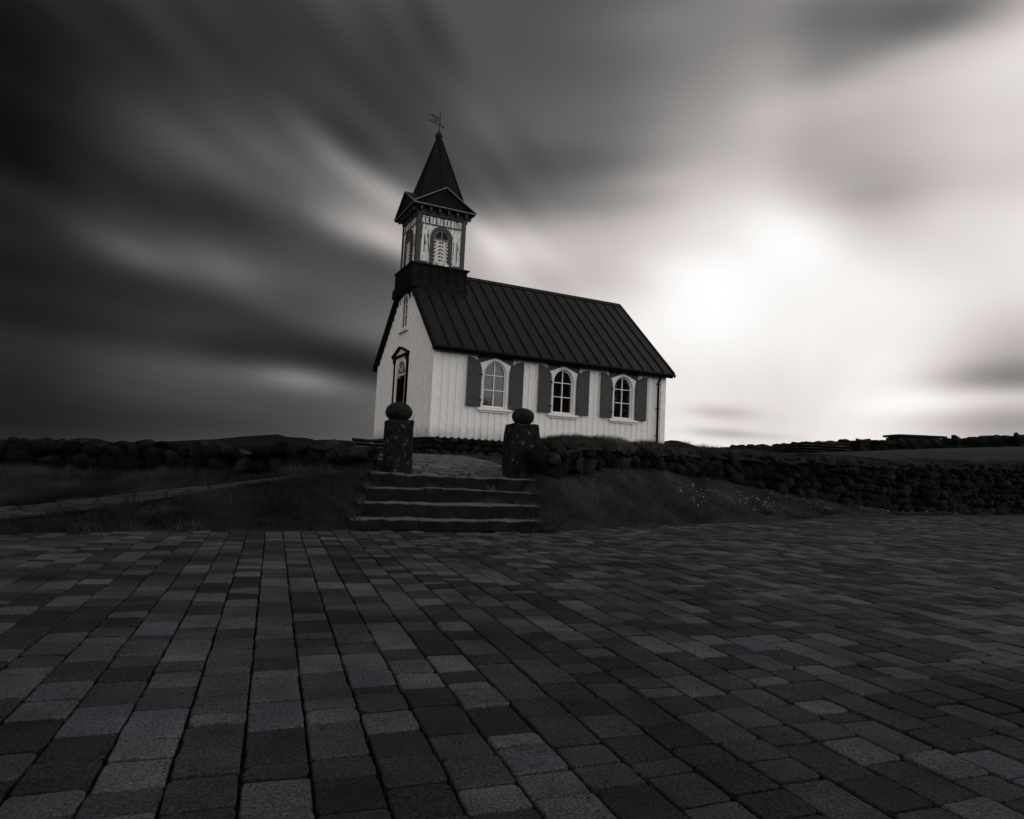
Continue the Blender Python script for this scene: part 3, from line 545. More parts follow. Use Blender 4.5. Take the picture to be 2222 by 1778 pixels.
# left wall: from beyond the left edge to the left pillar
lw = [wl(-420, 12.8, .38, 940), wl(-150, 12.6, .38, 951), wl(0, 12.5, .39, 956), wl(80, 12.4, .4, 960), wl(160, 12.3, .4, 954), wl(230, 12.2, .4, 962), wl(300, 12.1, .41, 961), wl(360, 12.0, .41, 963), wl(410, 11.9, .43, 969), wl(480, 11.8, .46, 966),
      wl(560, 11.6, .5, 968), wl(640, 11.4, .56, 966), wl(700, 11.2, .62, 972), wl(760, 11.0, .70, 978), wl(815, 10.95, .74, 976)]
stone_wall('stone_wall', lw, 'long dark lava stone wall with bare rocky top running left from the pillars', topjit=.05, smin=.085, smax=.18, sub=3)
rw = [wl(1186, 11.4, .84, 970), wl(1230, 12.1, .88, 962), wl(1290, 13.1, .93, 961), wl(1400, 14.8, 1.01, 971), wl(1476, 15.9, .92, 976), wl(1552, 16.7, .80, 979), wl(1667, 17.6, .60, 990), wl(1760, 18.2, .41, 996), wl(1819, 18.6, .28, 998), wl(1911, 19.8, .14, 1003),
      wl(1972, 20.6, .06, 1007), wl(2080, 22.1, .04, 1008), wl(2222, 24.1, .02, 1009), wl(2420, 27, .0, 1010)]
RWL = rw
stone_wall('stone_wall', rw, 'turf-topped round-boulder wall curving away right from the pillars along the grass bank', smin=.085, smax=.175, topjit=.02, sub=3)
# turf cap on the right wall
def turf_cap(line, hw=.42, h=.13):
    P = np.array(line); n = 170; V = []; k = 9
    seg = np.hypot(np.diff(P[:, 0]), np.diff(P[:, 1])); s = np.concatenate([[0], np.cumsum(seg)])
    for q in np.linspace(0, s[-1], n):
        x, y, zf, zt = [np.interp(q, s, P[:, kk]) for kk in range(4)]; x1, y1 = [np.interp(q-.3, s, P[:, kk]) for kk in range(2)]; x2, y2 = [np.interp(q+.3, s, P[:, kk]) for kk in range(2)]
        t = np.array([x2-x1, y2-y1]); t /= np.linalg.norm(t)+1e-9; nn = np.array([t[1], -t[0]])
        for j in range(k):
            a = j/(k-1); o_ = .08-a*(2*hw+.2); xx, yy = x+nn[0]*o_, y+nn[1]*o_
            edge = math.sin(math.pi*min(1, max(0, a)))**.5
            z = zt-.05+h*edge+.06*noise.noise(Vector((xx*.9, yy*.9, 5)))+.03*noise.noise(Vector((xx*4, yy*4, 1)))-(.10+.07*noise.noise(Vector((xx*2.3, yy*2.3, 9))) if j == 0 else 0)
            V.append((xx, yy, z))
    F = [(i*k+j, i*k+j+1, (i+1)*k+j+1, (i+1)*k+j) for i in range(n-1) for j in range(k-1)]
    return np.array(V), F
TV, TF = turf_cap(rw)
tcap = link_mesh('turf', TV, TF, 'turf', smooth=True, recalc=False); tag(tcap, 'shaggy turf growing along the top of the right stone wall', 'turf', kind='stuff')
# far wall on the rise at right, with its pale stones
fw = [wl(px, Y, z, y) for px, Y, z, y in ((1500, 45, 2.2, 975), (1600, 45, 2.3, 969), (1700, 45, 2.4, 963), (1840, 45, 2.5, 958), (1900, 45, 2.6, 956), (2000, 45.5, 2.7, 954), (2100, 46, 3.0, 950), (2222, 46, 3.3, 945), (2400, 46, 3.6, 938))]
stone_wall('stone_wall', fw, 'low dark stone wall on the far rise at the right skyline', smin=.3, smax=.5, sub=2, thick=.9, topjit=.06)
# stepped grey slabs set in that wall
def slab_stack(name, px0, px1, Y, ys, h, label, cat):
    p0 = at(px0, ys[0], Y); e = empty(name, tuple(p0)); tag(e, label, cat)
    for i, (ya, yb) in enumerate(zip(ys[:-1], ys[1:])):
        a_ = at(px0-i*h, ya, Y-.25*i*(Y/15)); b_ = at(px1, ya, Y-.25*i*(Y/15)); zl = at(px0, yb, Y)[2]
        mb = MB(); rough_block(mb, a_[0]-p0[0], b_[0]-p0[0], -.25*i*(Y/15), -.25*i*(Y/15)+.6*(Y/15), a_[2]-p0[2]-(a_[2]-zl)*.8, a_[2]-p0[2], st=.1*(Y/15), amp=.012*(Y/15), rnd=.02*(Y/15))
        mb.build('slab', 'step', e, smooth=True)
slab_stack('slab_steps', 1748, 1846, 43.8, (958, 964, 970, 976, 982, 988), 4, 'low flight of flat grey slabs built into the far stone wall', 'steps')
slab_stack('slab_steps', 762, 858, 15., (951, 959, 967, 975, 983), 5, 'stack of long flat slabs behind the left pillar beside the church gable', 'steps')
# flat turf-roofed hut showing over the far wall
hp = at(1982, 950, 52); hut = empty('stone_hut', (hp[0], hp[1], hp[2]-1.6)); tag(hut, 'low flat-roofed stone hut showing just above the far wall', 'hut')
mb = MB(); rough_block(mb, -1.6, 1.75, -1, 1, 0, 1.55, st=.2, amp=.02, rnd=.03); mb.build('wall', 'basalt', hut)
mb = MB(); rough_block(mb, -1.75, 1.9, -1.2, 1.2, 1.58, 1.76, st=.2, amp=.02, rnd=.04); mb.build('roof', 'roof', hut)
# loose rocks
def rock(px, py, Y, sz, label, t=1.2, rz=0):
    mb = MB(); T = []; stone(mb, T, (0, 0, 0), np.array(sz), rz, sub=4, tint=t); o = link_mesh('rock', mb.v, mb.f, 'lava', smooth=True, tint=T, recalc=False); o.location = tuple(at(px, py, Y)); tag(o, label, 'rock')
rock(768, 989, 10.7, (.27, .25, .12), 'flat-topped rounded rock on the wall end just left of the left pillar', 1.6, .2)
rock(718, 968, 11.4, (.15, .2, .10), 'small pale tilted rock on the left wall near the slab stack', 2.6, .6)
rock(533, 983, 11.35, (.11, .12, .06), 'pale flat rock resting low on the face of the left wall', 2.6, .2)
rock(1192, 1146, 10.05, (.13, .10, .07), 'grey rock at the right foot of the bottom step', 1.6, .5)
rock(1203, 997, 11.35, (.11, .12, .12), 'pale lichen-covered boulder beside the right pillar at the wall end', 2.4, .2)

# ------------------------------------------------------------------ hills
def hills(name, prof, Y, base_z=-5, depth=900, under=0):
    V = []; n = len(prof)
    xs = [p[0] for p in prof]; ys = [p[1] for p in prof]; m_ = 60; k = 7
    for t in np.linspace(0, 1, m_):
        px = xs[0]+(xs[-1]-xs[0])*t; py = np.interp(px, xs, ys); p = at(px, py, Y)
        for j in range(k):
            a = j/(k-1)*2-1; hh = (1-abs(a))**.8
            yy = Y+a*depth; zz = base_z+(p[2]-base_z)*hh*(1+(.12*noise.noise(Vector((px*.03, j, 0))) if j != (k-1)//2 else .01*noise.noise(Vector((px*.3, 0, 0)))))
            V.append((p[0], yy, zz))
    F = [(i*k+j, i*k+j+1, (i+1)*k+j+1, (i+1)*k+j) for i in range(m_-1) for j in range(k-1)]
    o = link_mesh(name, V, F, 'hill', smooth=True, recalc=False); tag(o, kind='structure')
hills('hills', [(380, 990), (450, 975), (480, 959), (516, 955), (534, 951), (553, 950.5), (567, 953), (590, 945), (598, 942), (612, 945), (627, 949), (664, 950.5), (675, 952.5), (683, 955.5), (710, 954), (753, 956), (800, 960), (900, 975), (1000, 990)], 2600)
hills('hills', [(1380, 985), (1410, 968), (1442, 958), (1456, 955.5), (1470, 956.5), (1488, 961), (1510, 972), (1530, 990), (1560, 1015)], 2300)

# ================================================================== CHURCH
ch = empty('church', tuple(CH), CYAW); tag(ch, 'small white timber church with black metal roof and square belfry tower', 'church')
OE = .288; ZE = 2.84; SL = (6.13-ZE)/(W/2+OE)
rz_ = lambda v: ZE+SL*(min(v, W-v)+OE)               # roof top height at v
WC = (2.105, 4.69, 7.18)                              # window centres on the long wall
TH = .16
# walls (one mesh: boards, battens, corner boards)
mb = MB()
wh = rz_(0)-.14
mb.plate([(0, 0), (L, 0), (L, wh), (0, wh)], [arch(c, .40, 1.04, 2.08, .46) for c in WC], 'xz', 0, TH)
mb.plate([(0, 0), (L, 0), (L, wh), (0, wh)], [], 'xz', W-TH, W)
gab = [(TH, 0), (2.86, 0)] + arch(3.40, .54, 2.1, 2.22, .54)[0:0]
door = arch(3.40, .54, 0, 2.22, .53)
outline = [(TH+.001, 0), (2.86, 0)]+door[1:-1]+[(3.94, 0), (W-TH-.001, 0), (W-TH-.001, rz_(TH)-.15), (W/2, rz_(W/2)-.15), (TH+.001, rz_(TH)-.15)]
mb.plate(outline, [arch(3.35, .33, 3.92, 4.75, .38)], 'yz', 0.002, TH)
mb.plate([(TH+.001, 0), (W-TH-.001, 0), (W-TH-.001, rz_(TH)-.15), (W/2, rz_(W/2)-.15), (TH+.001, rz_(TH)-.15)], [], 'yz', L-TH, L-.002)
def segs(lo, hi, cuts):
    out = [(lo, hi)]
    for a, b in cuts:
        nx2 = []
        for x, y in out:
            if b <= x or a >= y: nx2.append((x, y))
            else:
                if a > x: nx2.append((x, a))
                if b < y: nx2.append((b, y))
        out = nx2
    return [s for s in out if s[1]-s[0] > .03]
BS = .236
u = .30
while u < L-.35:
    cuts = []
    for c in WC:
        if u+.13 > c-.56 and u < c+.58: cuts.append((.95, 2.72))
    for a, b in segs(-.035, wh, cuts): mb.box(u, u+.125, -.028, .001, a, b)
    u += BS
v = .30
while v < W-.3:
    cuts = []
    if v+.13 > 2.6 and v < 4.22: cuts.append((-.1, 3.0))
    if v+.13 > 2.92 and v < 3.80: cuts.append((3.74, 5.22))
    top = min(rz_(v), rz_(v+.125))-.15
    for a, b in segs(-.035, top, cuts): mb.box(-.028, .003, v, v+.125, a, b)
    v += BS
mb.box(-.038, .20, -.038, .0005, -.03, wh-.02); mb.box(-.038, .003, .0006, .18, -.03, wh-.02)
mb.box(L-.20, L+.03, -.038, .0005, -.03, wh-.02); mb.box(-.038, .003, W-.18, W+.03, -.03, wh-.02); mb.box(L-.002, L+.03, .0006, .18, -.03, wh-.02)
mb.build('wall', 'white', ch, bevel=.004)
mb = MB(); mb.box(TH, L-TH, TH, W-TH, -.05, .02); mb.build('floor', 'dark', ch)
# foundation of rough stones
mb = MB(); T = []
mb.box(.0, L-.0, .02, W-.02, -.75, -.045); T += [(.35, .35, .35, 1)]*8
def frow(axis, lo, hi, other, sgn):
    for row, (zz, hh) in enumerate(((-.14, .10), (-.32, .12), (-.52, .13))):
        q = lo+random.uniform(-.1, .1)
        while q < hi:
            ws = random.uniform(.12, .30); q += ws*.97
            c_ = (q, other, zz) if axis == 0 else (other, q, zz)
            sz = (ws, .10, hh*random.uniform(.85, 1.1)) if axis == 0 else (.10, ws, hh*random.uniform(.85, 1.1))
            stone(mb, T, c_, np.array(sz), 0, sub=2, rough=.16, boxy=.4); q += ws*.97
frow(0, .0, L, -.0, 1); frow(1, .0, W, -.0, 1)
link_mesh('foundation', mb.v, mb.f, 'found', ch, smooth=True, tint=T, recalc=False)
mb = MB(); mb.box(-.07, L+.05, -.07, .02, -.075, -.036); mb.box(-.07, .0, .021, W+.05, -.075, -.036); mb.build('foundation_ledge', 'blackwood', ch, bevel=.006)
# roof
U0, U1 = -.13, L+.18
mb = MB()
for s in (0, 1):
    e0 = (-OE, ZE); r0 = (W/2, rz_(W/2)); pl = [(e0[0], e0[1]), (r0[0], r0[1]), (r0[0], r0[1]-.11), (e0[0], e0[1]-.10)]
    if s: pl = [(W-a, b) for a, b in pl]
    mb.plate(pl, [], 'yz', U0, U1)
roof = mb.build('roof', 'roof', ch)
mb = MB(); k = 0
u = U0+.04
while u < U1+.02:
    uu = min(u, U1-.02)
    for s in (0, 1):
        p0 = (uu, -OE-.01, ZE+.012); p1 = (uu, W/2-.03, rz_(W/2-.03)+.014)
        if s: p0 = (uu, W+OE+.01, ZE+.012); p1 = (uu, W/2+.03, rz_(W/2-.03)+.014)
        mb.beam(p0, p1, .035, .045)
    u += .4675
mb.build('standing_seams', 'blackwood', roof)
mb = MB(); zr = rz_(W/2); mb.plate([(W/2-.14, zr-.09), (W/2, zr+.05), (W/2+.14, zr-.09), (W/2, zr-.02)], [], 'yz', 1.7, U1+.01); mb.build('ridge_cap', 'roof', roof)
mb = MB()
mb.box(U0+.01, U1-.01, -.255, -.215, 2.665, 2.81); mb.box(U0+.01, U1-.01, -.214, -.03, 2.70, 2.725); mb.box(U0+.01, U1-.01, W+.215, W+.255, 2.665, 2.81); mb.build('fascia', 'blackwood', ch)
mb = MB(); n = 8
prof = [(-.325+.058*math.cos(math.pi+math.pi*i/n), 2.775+.058*math.sin(math.pi+math.pi*i/n)) for i in range(n+1)]
prof += [(a+(.008 if a < -.325 else -.008), b+.008) for a, b in reversed(prof)]
mb.plate(prof, [], 'yz', U0-.02, U1+.03); mb.build('gutter', 'blackwood', ch, smooth=False)
# barge boards with saw-tooth underside
for U_ in (U0-.035, U1):
    mb = MB()
    for s in (0, 1):
        a0, a1 = -OE-.02, W/2
        P = [(a0, ZE+.03), (a1, rz_(W/2)+.035), (a1, rz_(W/2)-.16), (a0, ZE-.165)]
        if s: P = [(W-a, b) for a, b in P]
        mb.plate(P, [], 'yz', U_, U_+.034)
        if U_ < 0 and s == 1:
            q = .0
            while q < W/2-.15:
                zb = rz_(q)-.19
                A = [(q, zb+SL*0), (q+.236, zb+SL*.236), (q+.236, zb+.02), (q, zb-.055)]
                if s: A = [(W-a, b) for a, b in A]
                mb.plate(A, [], 'yz', U0+.02, -.031); q += .236
    mb.build('barge_board', 'blackwood', ch)
# downpipe
mb = MB(); mb.tube((8.70, -.10, .0), (8.70, -.10, 2.50), .042, n=10); mb.tube((8.70, -.10, 2.49), (8.70, -.30, 2.72), .042, n=10)
for z in (.5, 1.5, 2.4): mb.box(8.64, 8.76, -.12, -.03, z, z+.03)
mb.build('downpipe', 'blackwood', ch)
# long-wall windows with shutters
for i, c in enumerate(WC):
    mb = MB()
    outer = [(c-.49, 1.0), (c-.49, 2.12), (c-.505, 2.25), (c-.56, 2.44), (c, 2.665), (c+.56, 2.44), (c+.505, 2.25), (c+.49, 2.12), (c+.49, 1.0)]
    mb.plate(outer, [arch(c, .40, 1.035, 2.08, .46)], 'xz', -.052, -.001)
    mb.plate(arch(c, .455, 1.02, 2.08, .515), [arch(c, .405, 1.045, 2.08, .465)], 'xz', -.075, -.053)
    wnd = mb.build('window', 'trimw', ch, bevel=.004)
    mb = MB()
    mb.plate(arch(c, .399, 1.04, 2.08, .459), [arch(c, .365, 1.085, 2.08, .42)], 'xz', .035, .075)
    mb.box(c-.015, c+.015, .036, .07, 1.07, 2.50)
    for z in (1.60, 2.085): mb.box(c-.37, c-.016, .038, .068, z-.013, z+.013); mb.box(c+.016, c+.37, .038, .068, z-.013, z+.013)
    mb.build('sash', 'trimw', wnd)
    mb = MB(); mb.plate(arch(c, .38, 1.06, 2.08, .44), [], 'xz', .078, .084); mb.build('pane', 'pane', wnd)
    mb = MB(); mb.box(c-.60, c+.60, -.13, -.002, .925, .998); mb.box(c-.52, c+.52, -.08, -.002, .865, .924); mb.build('sill', 'trimw', wnd, bevel=.008)
    mb = MB(); hp_ = [(c-.645, 2.15), (c-.645, 2.70), (c+.645, 2.70), (c+.645, 2.15)]; mb.plate([(c-.63, 2.36), (c-.63, 2.735), (c+.63, 2.735), (c+.63, 2.36)]+[p for p in reversed(arch(c, .45, 1, 2.08, .51)) if p[1] > 2.362], [], 'xz', -.040, -.029); mb.build('head_panel', 'slate', ch)
    for s in (-1, 1):
        n = 10; hx = c+s*.51; ox = c+s*1.005
        P = [(hx, 1.02), (ox, 1.02), (ox, 2.615)]+[(ox+(hx-ox)*(1-math.cos(rad(90*t/n))) if False else ox-(ox-hx)*math.sin(rad(90*t/n)), 2.615-.40*(1-math.cos(rad(90*t/n)))) for t in range(1, n+1)]
        if s > 0: P = P[::-1]
        mb = MB(); mb.plate(P, [], 'xz', -.115, -.08)
        mb.box(min(hx, ox)+.05, max(hx, ox)-.05, -.079, -.03, 1.2, 1.28); mb.box(min(hx, ox)+.05, max(hx, ox)-.05, -.079, -.03, 2.0, 2.08)
        sh = mb.build('shutter', 'slate', ch, bevel=.004)
        for z in (1.24, 2.06):
            mb = MB(); mb.tube((hx-s*.005, -.125, z-.035), (hx-s*.005, -.125, z+.035), .016, n=8); mb.box(min(hx, hx+s*.12), max(hx, hx+s*.12), -.121, -.1155, z-.014, z+.014)
            mb.build('hinge', 'iron', sh)
# gable window
mb = MB(); mb.plate(arch(3.35, .44, 3.87, 4.75, .48), [arch(3.35, .33, 3.915, 4.75, .38)], 'yz', -.05, .0)
gwn = mb.build('window', 'trimw', ch, bevel=.004)
mb = MB(); mb.plate(arch(3.35, .329, 3.92, 4.75, .379), [arch(3.35, .30, 3.955, 4.75, .345)], 'yz', -.03, -.002)
mb.box(-.031, -.003, 3.335, 3.365, 3.94, 5.1)
for z in (4.35, 4.75): mb.box(-.028, -.004, 3.04, 3.334, z-.012, z+.012); mb.box(-.028, -.004, 3.366, 3.66, z-.012, z+.012)
mb.build('sash', 'trimw', gwn)
mb = MB(); mb.plate(arch(3.35, .315, 3.93, 4.75, .362), [], 'yz', .004, .009); mb.build('pane', 'pane', gwn)
mb = MB(); mb.box(-.12, -.001, 2.86, 3.88, 3.77, 3.865); mb.build('sill', 'trimw', gwn, bevel=.006)
# doorway
mb = MB()
mb.box(-.085, -.003, 2.60, 2.70, -.02, 2.86); mb.box(-.085, -.003, 4.10, 4.20, -.02, 2.86)
mb.box(-.15, -.003, 2.52, 4.28, 2.87, 2.93)
for a, b in (((2.50, 2.95), (3.40, 3.22)), ((4.30, 2.95), (3.40, 3.22))): mb.beam((-.09, a[0], a[1]), (-.09, b[0], b[1]), .16, .05, up=(0, 0, 1))
mb.box(-.12, -.003, 2.57, 2.73, 2.70, 2.86); mb.box(-.12, -.003, 4.07, 4.23, 2.70, 2.86)
dr = mb.build('doorway', 'blackwood', ch, bevel=.004)
mb = MB(); mb.plate([(2.56, 2.935), (4.24, 2.935), (3.40, 3.18)], [], 'yz', -.06, -.004)
o_ = [(2.701, .0), (2.701, 2.86), (4.099, 2.86), (4.099, 0), (3.935, 0)]+list(reversed(arch(3.40, .535, 0, 2.22, .525)[1:-1]))+[(2.865, 0)]
mb.plate(o_, [], 'yz', -.045, -.0035)
mb.box(.01, .07, 2.875, 3.925, 2.215, 2.27)
cy_, cz_ = 3.40, 2.27
mb.plate(arch(3.40, .50, 2.271, 2.272, .47), [arch(3.40, .47, 2.285, 2.29, .435)], 'yz', -.03, .01)
for a in (45, 90, 135): mb.beam((-.012, cy_+.10*math.cos(rad(a)), cz_+.10*math.sin(rad(a))), (-.012, cy_+.47*math.cos(rad(a)), cz_+.43*math.sin(rad(a))), .022, .02, up=(1, 0, 0))
mb.build('door_frame', 'trimw', dr)
mb = MB(); mb.plate(arch(3.40, .47, 2.275, 2.28, .44), [], 'yz', .012, .016); mb.build('fanlight_pane', 'pane', dr)
lf = MB(); lf.beam((.0, 3.905, 1.08), (1.02, 3.86, 1.08), .05, 2.15); lf.tube((1.0, 3.82, 1.05), (1.0, 3.78, 1.05), .03); lf.build('door', 'blackwood', dr)
# ---- tower
TU0, TW = -.054, 1.8281; TU1 = TU0+TW; TV0, TV1 = W/2-TW/2, W/2+TW/2; TCU, TCV = (TU0+TU1)/2, W/2
mb = MB()
mb.box(-.16, TU1+.09, TV0-.10, TV1+.10, 5.45, 6.03)
mb.plate([(TV0-.34, 5.16), (TV1+.34, 5.16), (TV1+.34, 5.44), (TV1+.12, 5.52), (TV0-.12, 5.52), (TV0-.34, 5.44)], [], 'yz', -.21, -.02)
mb.plate([(TV0-.16, 4.9), (TV1+.16, 4.9), (TV1+.16, 5.38), (TV1+.10, 5.46), (TV0-.10, 5.46), (TV0-.16, 5.38)], [], 'yz', -.019, TU1+.13)
for i in range(7):
    uu = -.14+i*(TU1+.20)/6.
    mb.box(uu-.025, uu+.025, TV0-.135, TV0-.09, 5.40, 6.02)
for i in range(9):
    vv = TV0-.08+i*(TW+.16)/8.
    mb.box(-.195, -.15, vv-.03, vv+.03, 5.5, 6.02); mb.box(-.25, -.2, vv-.05+.0, vv+.05, 5.13, 5.46)
skirt = mb.build('tower_skirt', 'blackwood', ch, bevel=.004)
mb = MB(); b = .17; mb.plate([(TU0-b, TV0-b), (TU1+b, TV0-b), (TU1+b, TV1+b), (TU0-b, TV1+b)], [], 'xy', 6.04, 6.085); mb.build('ledge', 'roof', skirt)
# belfry core with louvre openings
Z0, Z1 = 6.09, 7.84
mb = MB(); ins = .045
mb.box(TU0+ins, TU1-ins, TV0+ins, TV1-ins, Z0, Z1)
for k in range(4): pass
# vertical boards on each face
nb = 11
for i in range(nb):
    t = .16+(TW-.32)*(i+.5)/nb
    if i % 2: continue
    bw_ = (TW-.32)/nb*.5
    mb.box(TU0+t-bw_, TU0+t+bw_, TV0+ins-.014, TV0+ins+.002, Z0+.08, Z1-.001); mb.box(TU0+t-bw_, TU0+t+bw_, TV1-ins-.002, TV1-ins+.014, Z0+.08, Z1-.001)
    mb.box(TU0+ins-.014, TU0+ins+.002, TV0+t-bw_, TV0+t+bw_, Z0+.08, Z1-.001)
bel = mb.build('belfry', 'peel', ch)
mb = MB()       # open, weathered joints between the boards
for i in range(nb+1):
    t = .16+(TW-.32)*i/nb
    for za, zb_ in ((7.585, 7.835), (6.2+random.uniform(0, .6), 6.9+random.uniform(0, .6))):
        za += random.uniform(0, .05); g_ = random.uniform(.008, .016)
        mb.box(TU0+t-g_, TU0+t+g_, TV0+ins-.017, TV0+ins-.001, za, zb_); mb.box(TU0+ins-.017, TU0+ins-.001, TV0+t-g_, TV0+t+g_, za, zb_)
mb.build('board_joints', 'blackwood', bel)
for (x, y) in ((TU0, TV0), (TU1-.17, TV0), (TU0, TV1-.17), (TU1-.17, TV1-.17)):
    mb = MB(); mb.box(x, x+.17, y, y+.17, Z0, Z1+.03); mb.build('corner_post', 'slate', bel, bevel=.005)
mb = MB(); e = .004
mb.box(TU0-e, TU1+e, TV0-e, TV1+e, Z1+.031, 8.10)
mb.build('frieze', 'slate', bel)
mb = MB()
for a_ in ((TU0+.171, TU1-.171, TV0+.004, TV0+.03, 7.545, 7.58), (TU0+.004, TU0+.03, TV0+.171, TV1-.171, 7.545, 7.58), (TU0+.171, TU0+.44, TV0+.004, TV0+.03, 6.12, 6.2), (TU1-.44, TU1-.171, TV0+.004, TV0+.03, 6.12, 6.2)):
    mb = MB(); mb.box(*a_); mb.build('moulding', 'slate', bel)
for face in 'SW':
    if face == 'S': plane, c, base = 'xz', TCU, TV0
    else: plane, c, base = 'yz', TCV, TU0
    Q = (lambda a, d, z: (a, d, z)) if plane == 'xz' else (lambda a, d, z: (d, a, z))
    mb = MB(); mb.plate(arch(c, .41, Z0+.06, 7.10, .43), [arch(c, .275, Z0+.10, 7.10, .295)], plane, base-.035, base+.06)
    f = mb.build('louvre_window', 'slate', bel, bevel=.005)
    mb = MB(); mb.plate(arch(c, .274, 7.04, 7.10, .294), [arch(c, .235, 7.085, 7.10, .25)], plane, base-.01, base+.02)
    mb.beam(Q(c, base+.0, 7.09), Q(c, base+.0, 7.37), .045, .03, up=(0, 1, 0) if plane == 'xz' else (1, 0, 0))
    mb.build('light_frame', 'edge', f)
    mb = MB(); mb.plate(arch(c, .25, 7.075, 7.10, .265), [], plane, base+.025, base+.03); mb.build('pane', 'iron', f)
    mb = MB()
    for s in (-1, 1):
        z = 6.10
        while z < 7.22:
            # slats climb from the outer edge to the middle; the ends are trimmed to the opening
            za, zb_ = z-.0, z+.17; a0, a1 = .27, .012
            if za < 6.2: k = (6.2-za)/(zb_-za); 
            else: k = 0
            if k < 1:
                aa = a0+(a1-a0)*k; z0q = za+(zb_-za)*k; k2 = 1 if zb_ <= 7.03 else (7.03-za)/(zb_-za)
                if k2 > k:
                    ab = a0+(a1-a0)*k2; z1q = za+(zb_-za)*k2
                    mb.beam(Q(c+s*aa, base+.02, z0q), Q(c+s*ab, base+.02, z1q), .03, .060, up=(0, 0, 1))
            z += .128
    mb.beam(Q(c, base+.005, 6.2), Q(c, base+.005, 7.04), .02, .02, up=(0, 1, 0) if plane == 'xz' else (1, 0, 0))
    lv = mb.build('louvres', 'louv', f)
    mb = MB(); mb.plate([(c-.27, Z0+.11), (c+.27, Z0+.11), (c+.27, 7.03), (c-.27, 7.03)], [], plane, base+.034, base+.0445); mb.build('backing', 'blackwood', f)
    mb = MB(); mb.plate([(c-.30, Z0+.03), (c+.30, Z0+.03), (c+.30, Z0+.10), (c-.30, Z0+.10)], [], plane, base-.06, base-.0); mb.build('sill', 'peel', f)
# cornice, brackets, pediments
CO = .244; CZ = 8.16
mb = MB(); mb.plate([(TU0-CO, TV0-CO), (TU1+CO, TV0-CO), (TU1+CO, TV1+CO), (TU0-CO, TV1+CO)], [], 'xy', CZ-.055, CZ-.005)
cor = mb.build('cornice', 'blackwood', ch)
mb = MB(); x0, x1, y0, y1 = TU0-CO, TU1+CO, TV0-CO, TV1+CO; q = .018
mb.box(x0-q, x1+q, y0-q, y0-.001, CZ-.03, CZ+.012); mb.box(x0-q, x0-.001, y0, y1+q, CZ-.03, CZ+.012)
mb.box(x0, x1+q, y1+.001, y1+q, CZ-.03, CZ+.012); mb.box(x1+.001, x1+q, y0, y1, CZ-.03, CZ+.012)
mb.build('cornice_edge', 'edge', cor)
mb = MB()
for i in range(6):
    t = .07+i*(TW-.14)/5
    for (cx_, cy2, ax) in ((TU0+t, TV0, 1), (TU0+t, TV1, 1), (TU0, TV0+t, 0), (TU1, TV0+t, 0)):
        s = -1 if (cy2 == TV0 and ax) or (cx_ == TU0 and not ax) else 1
        mb = MB()
        if ax: mb.box(cx_-.04, cx_+.04, min(cy2, cy2+s*.2), max(cy2, cy2+s*.2), 7.985, CZ-.056); mb.tube((cx_, cy2+s*.15, 7.955), (cx_, cy2+s*.15, 8.0), .036, .045, 8)
        else: mb.box(min(cx_, cx_+s*.2), max(cx_, cx_+s*.2), cy2-.04, cy2+.04, 7.985, CZ-.056); mb.tube((cx_+s*.15, cy2, 7.955), (cx_+s*.15, cy2, 8.0), .036, .045, 8)
        mb.build('bracket', 'slate', cor, bevel=.006)
PH = .70; hwp = TW/2+CO
for face in range(4):
    ax = face % 2; c = TCU if ax == 0 else TCV; lo = (TV0-CO) if ax == 0 else (TU0-CO); hi = (TV1+CO) if ax == 0 else (TU1+CO)
    mid = TCV if ax == 0 else TCU; near = lo if face < 2 else hi; plane = 'xz' if ax == 0 else 'yz'; s = 1 if face < 2 else -1
    mb = MB(); off = .001*face
    mb.plate([(c-hwp+.04, CZ+.001+off), (c+hwp-.04, CZ+.001+off), (c, CZ+PH-.02-off)], [], plane, near+s*.06, mid+s*.001)
    ped = mb.build('pediment', 'blackwood', ch)
    mb = MB()
    for q_ in (-1, 1):
        T_ = [(c+q_*hwp, CZ+.002), (c, CZ+PH), (c, CZ+PH+.05), (c+q_*(hwp+.03), CZ+.035)]
        mb.plate(T_, [], plane, near-s*.012, mid)
    mb.build('pediment_roof', 'roof', ped)
    mb = MB()
    for q_ in (-1, 1):
        T_ = [(c+q_*(hwp+.01), CZ+.005), (c, CZ+PH+.012), (c, CZ+PH+.052), (c+q_*(hwp+.045), CZ+.03)]
        mb.plate(T_, [], plane, near-s*.03, near-s*.0125)
    mb.build('rake_edge', 'edge', ped)
# spire
mb = MB(); SB, ST = .93, .085; SZ0, SZ1 = 8.22, 11.14
mb.add([(TCU+a*SB, TCV+b_*SB, SZ0) for a, b_ in ((-1, -1), (1, -1), (1, 1), (-1, 1))]+[(TCU+a*ST, TCV+b_*ST, SZ1) for a, b_ in ((-1, -1), (1, -1), (1, 1), (-1, 1))],
       [(0, 3, 2, 1), (4, 5, 6, 7), (0, 1, 5, 4), (1, 2, 6, 5), (2, 3, 7, 6), (3, 0, 4, 7)])
sp_ = mb.build('spire', 'spire', ch)
mb = MB()
for a, b_ in ((-1, -1), (1, -1), (1, 1), (-1, 1)): mb.tube((TCU+a*SB, TCV+b_*SB, SZ0), (TCU+a*ST, TCV+b_*ST, SZ1), .028, .018, 6)
for a, b_ in ((0, -1), (-1, 0), (1, 0), (0, 1)): mb.beam((TCU+a*SB, TCV+b_*SB, SZ0), (TCU+a*ST, TCV+b_*ST, SZ1), .025, .03, up=(a, b_, .3))
mb.build('spire_seams', 'spire', sp_)
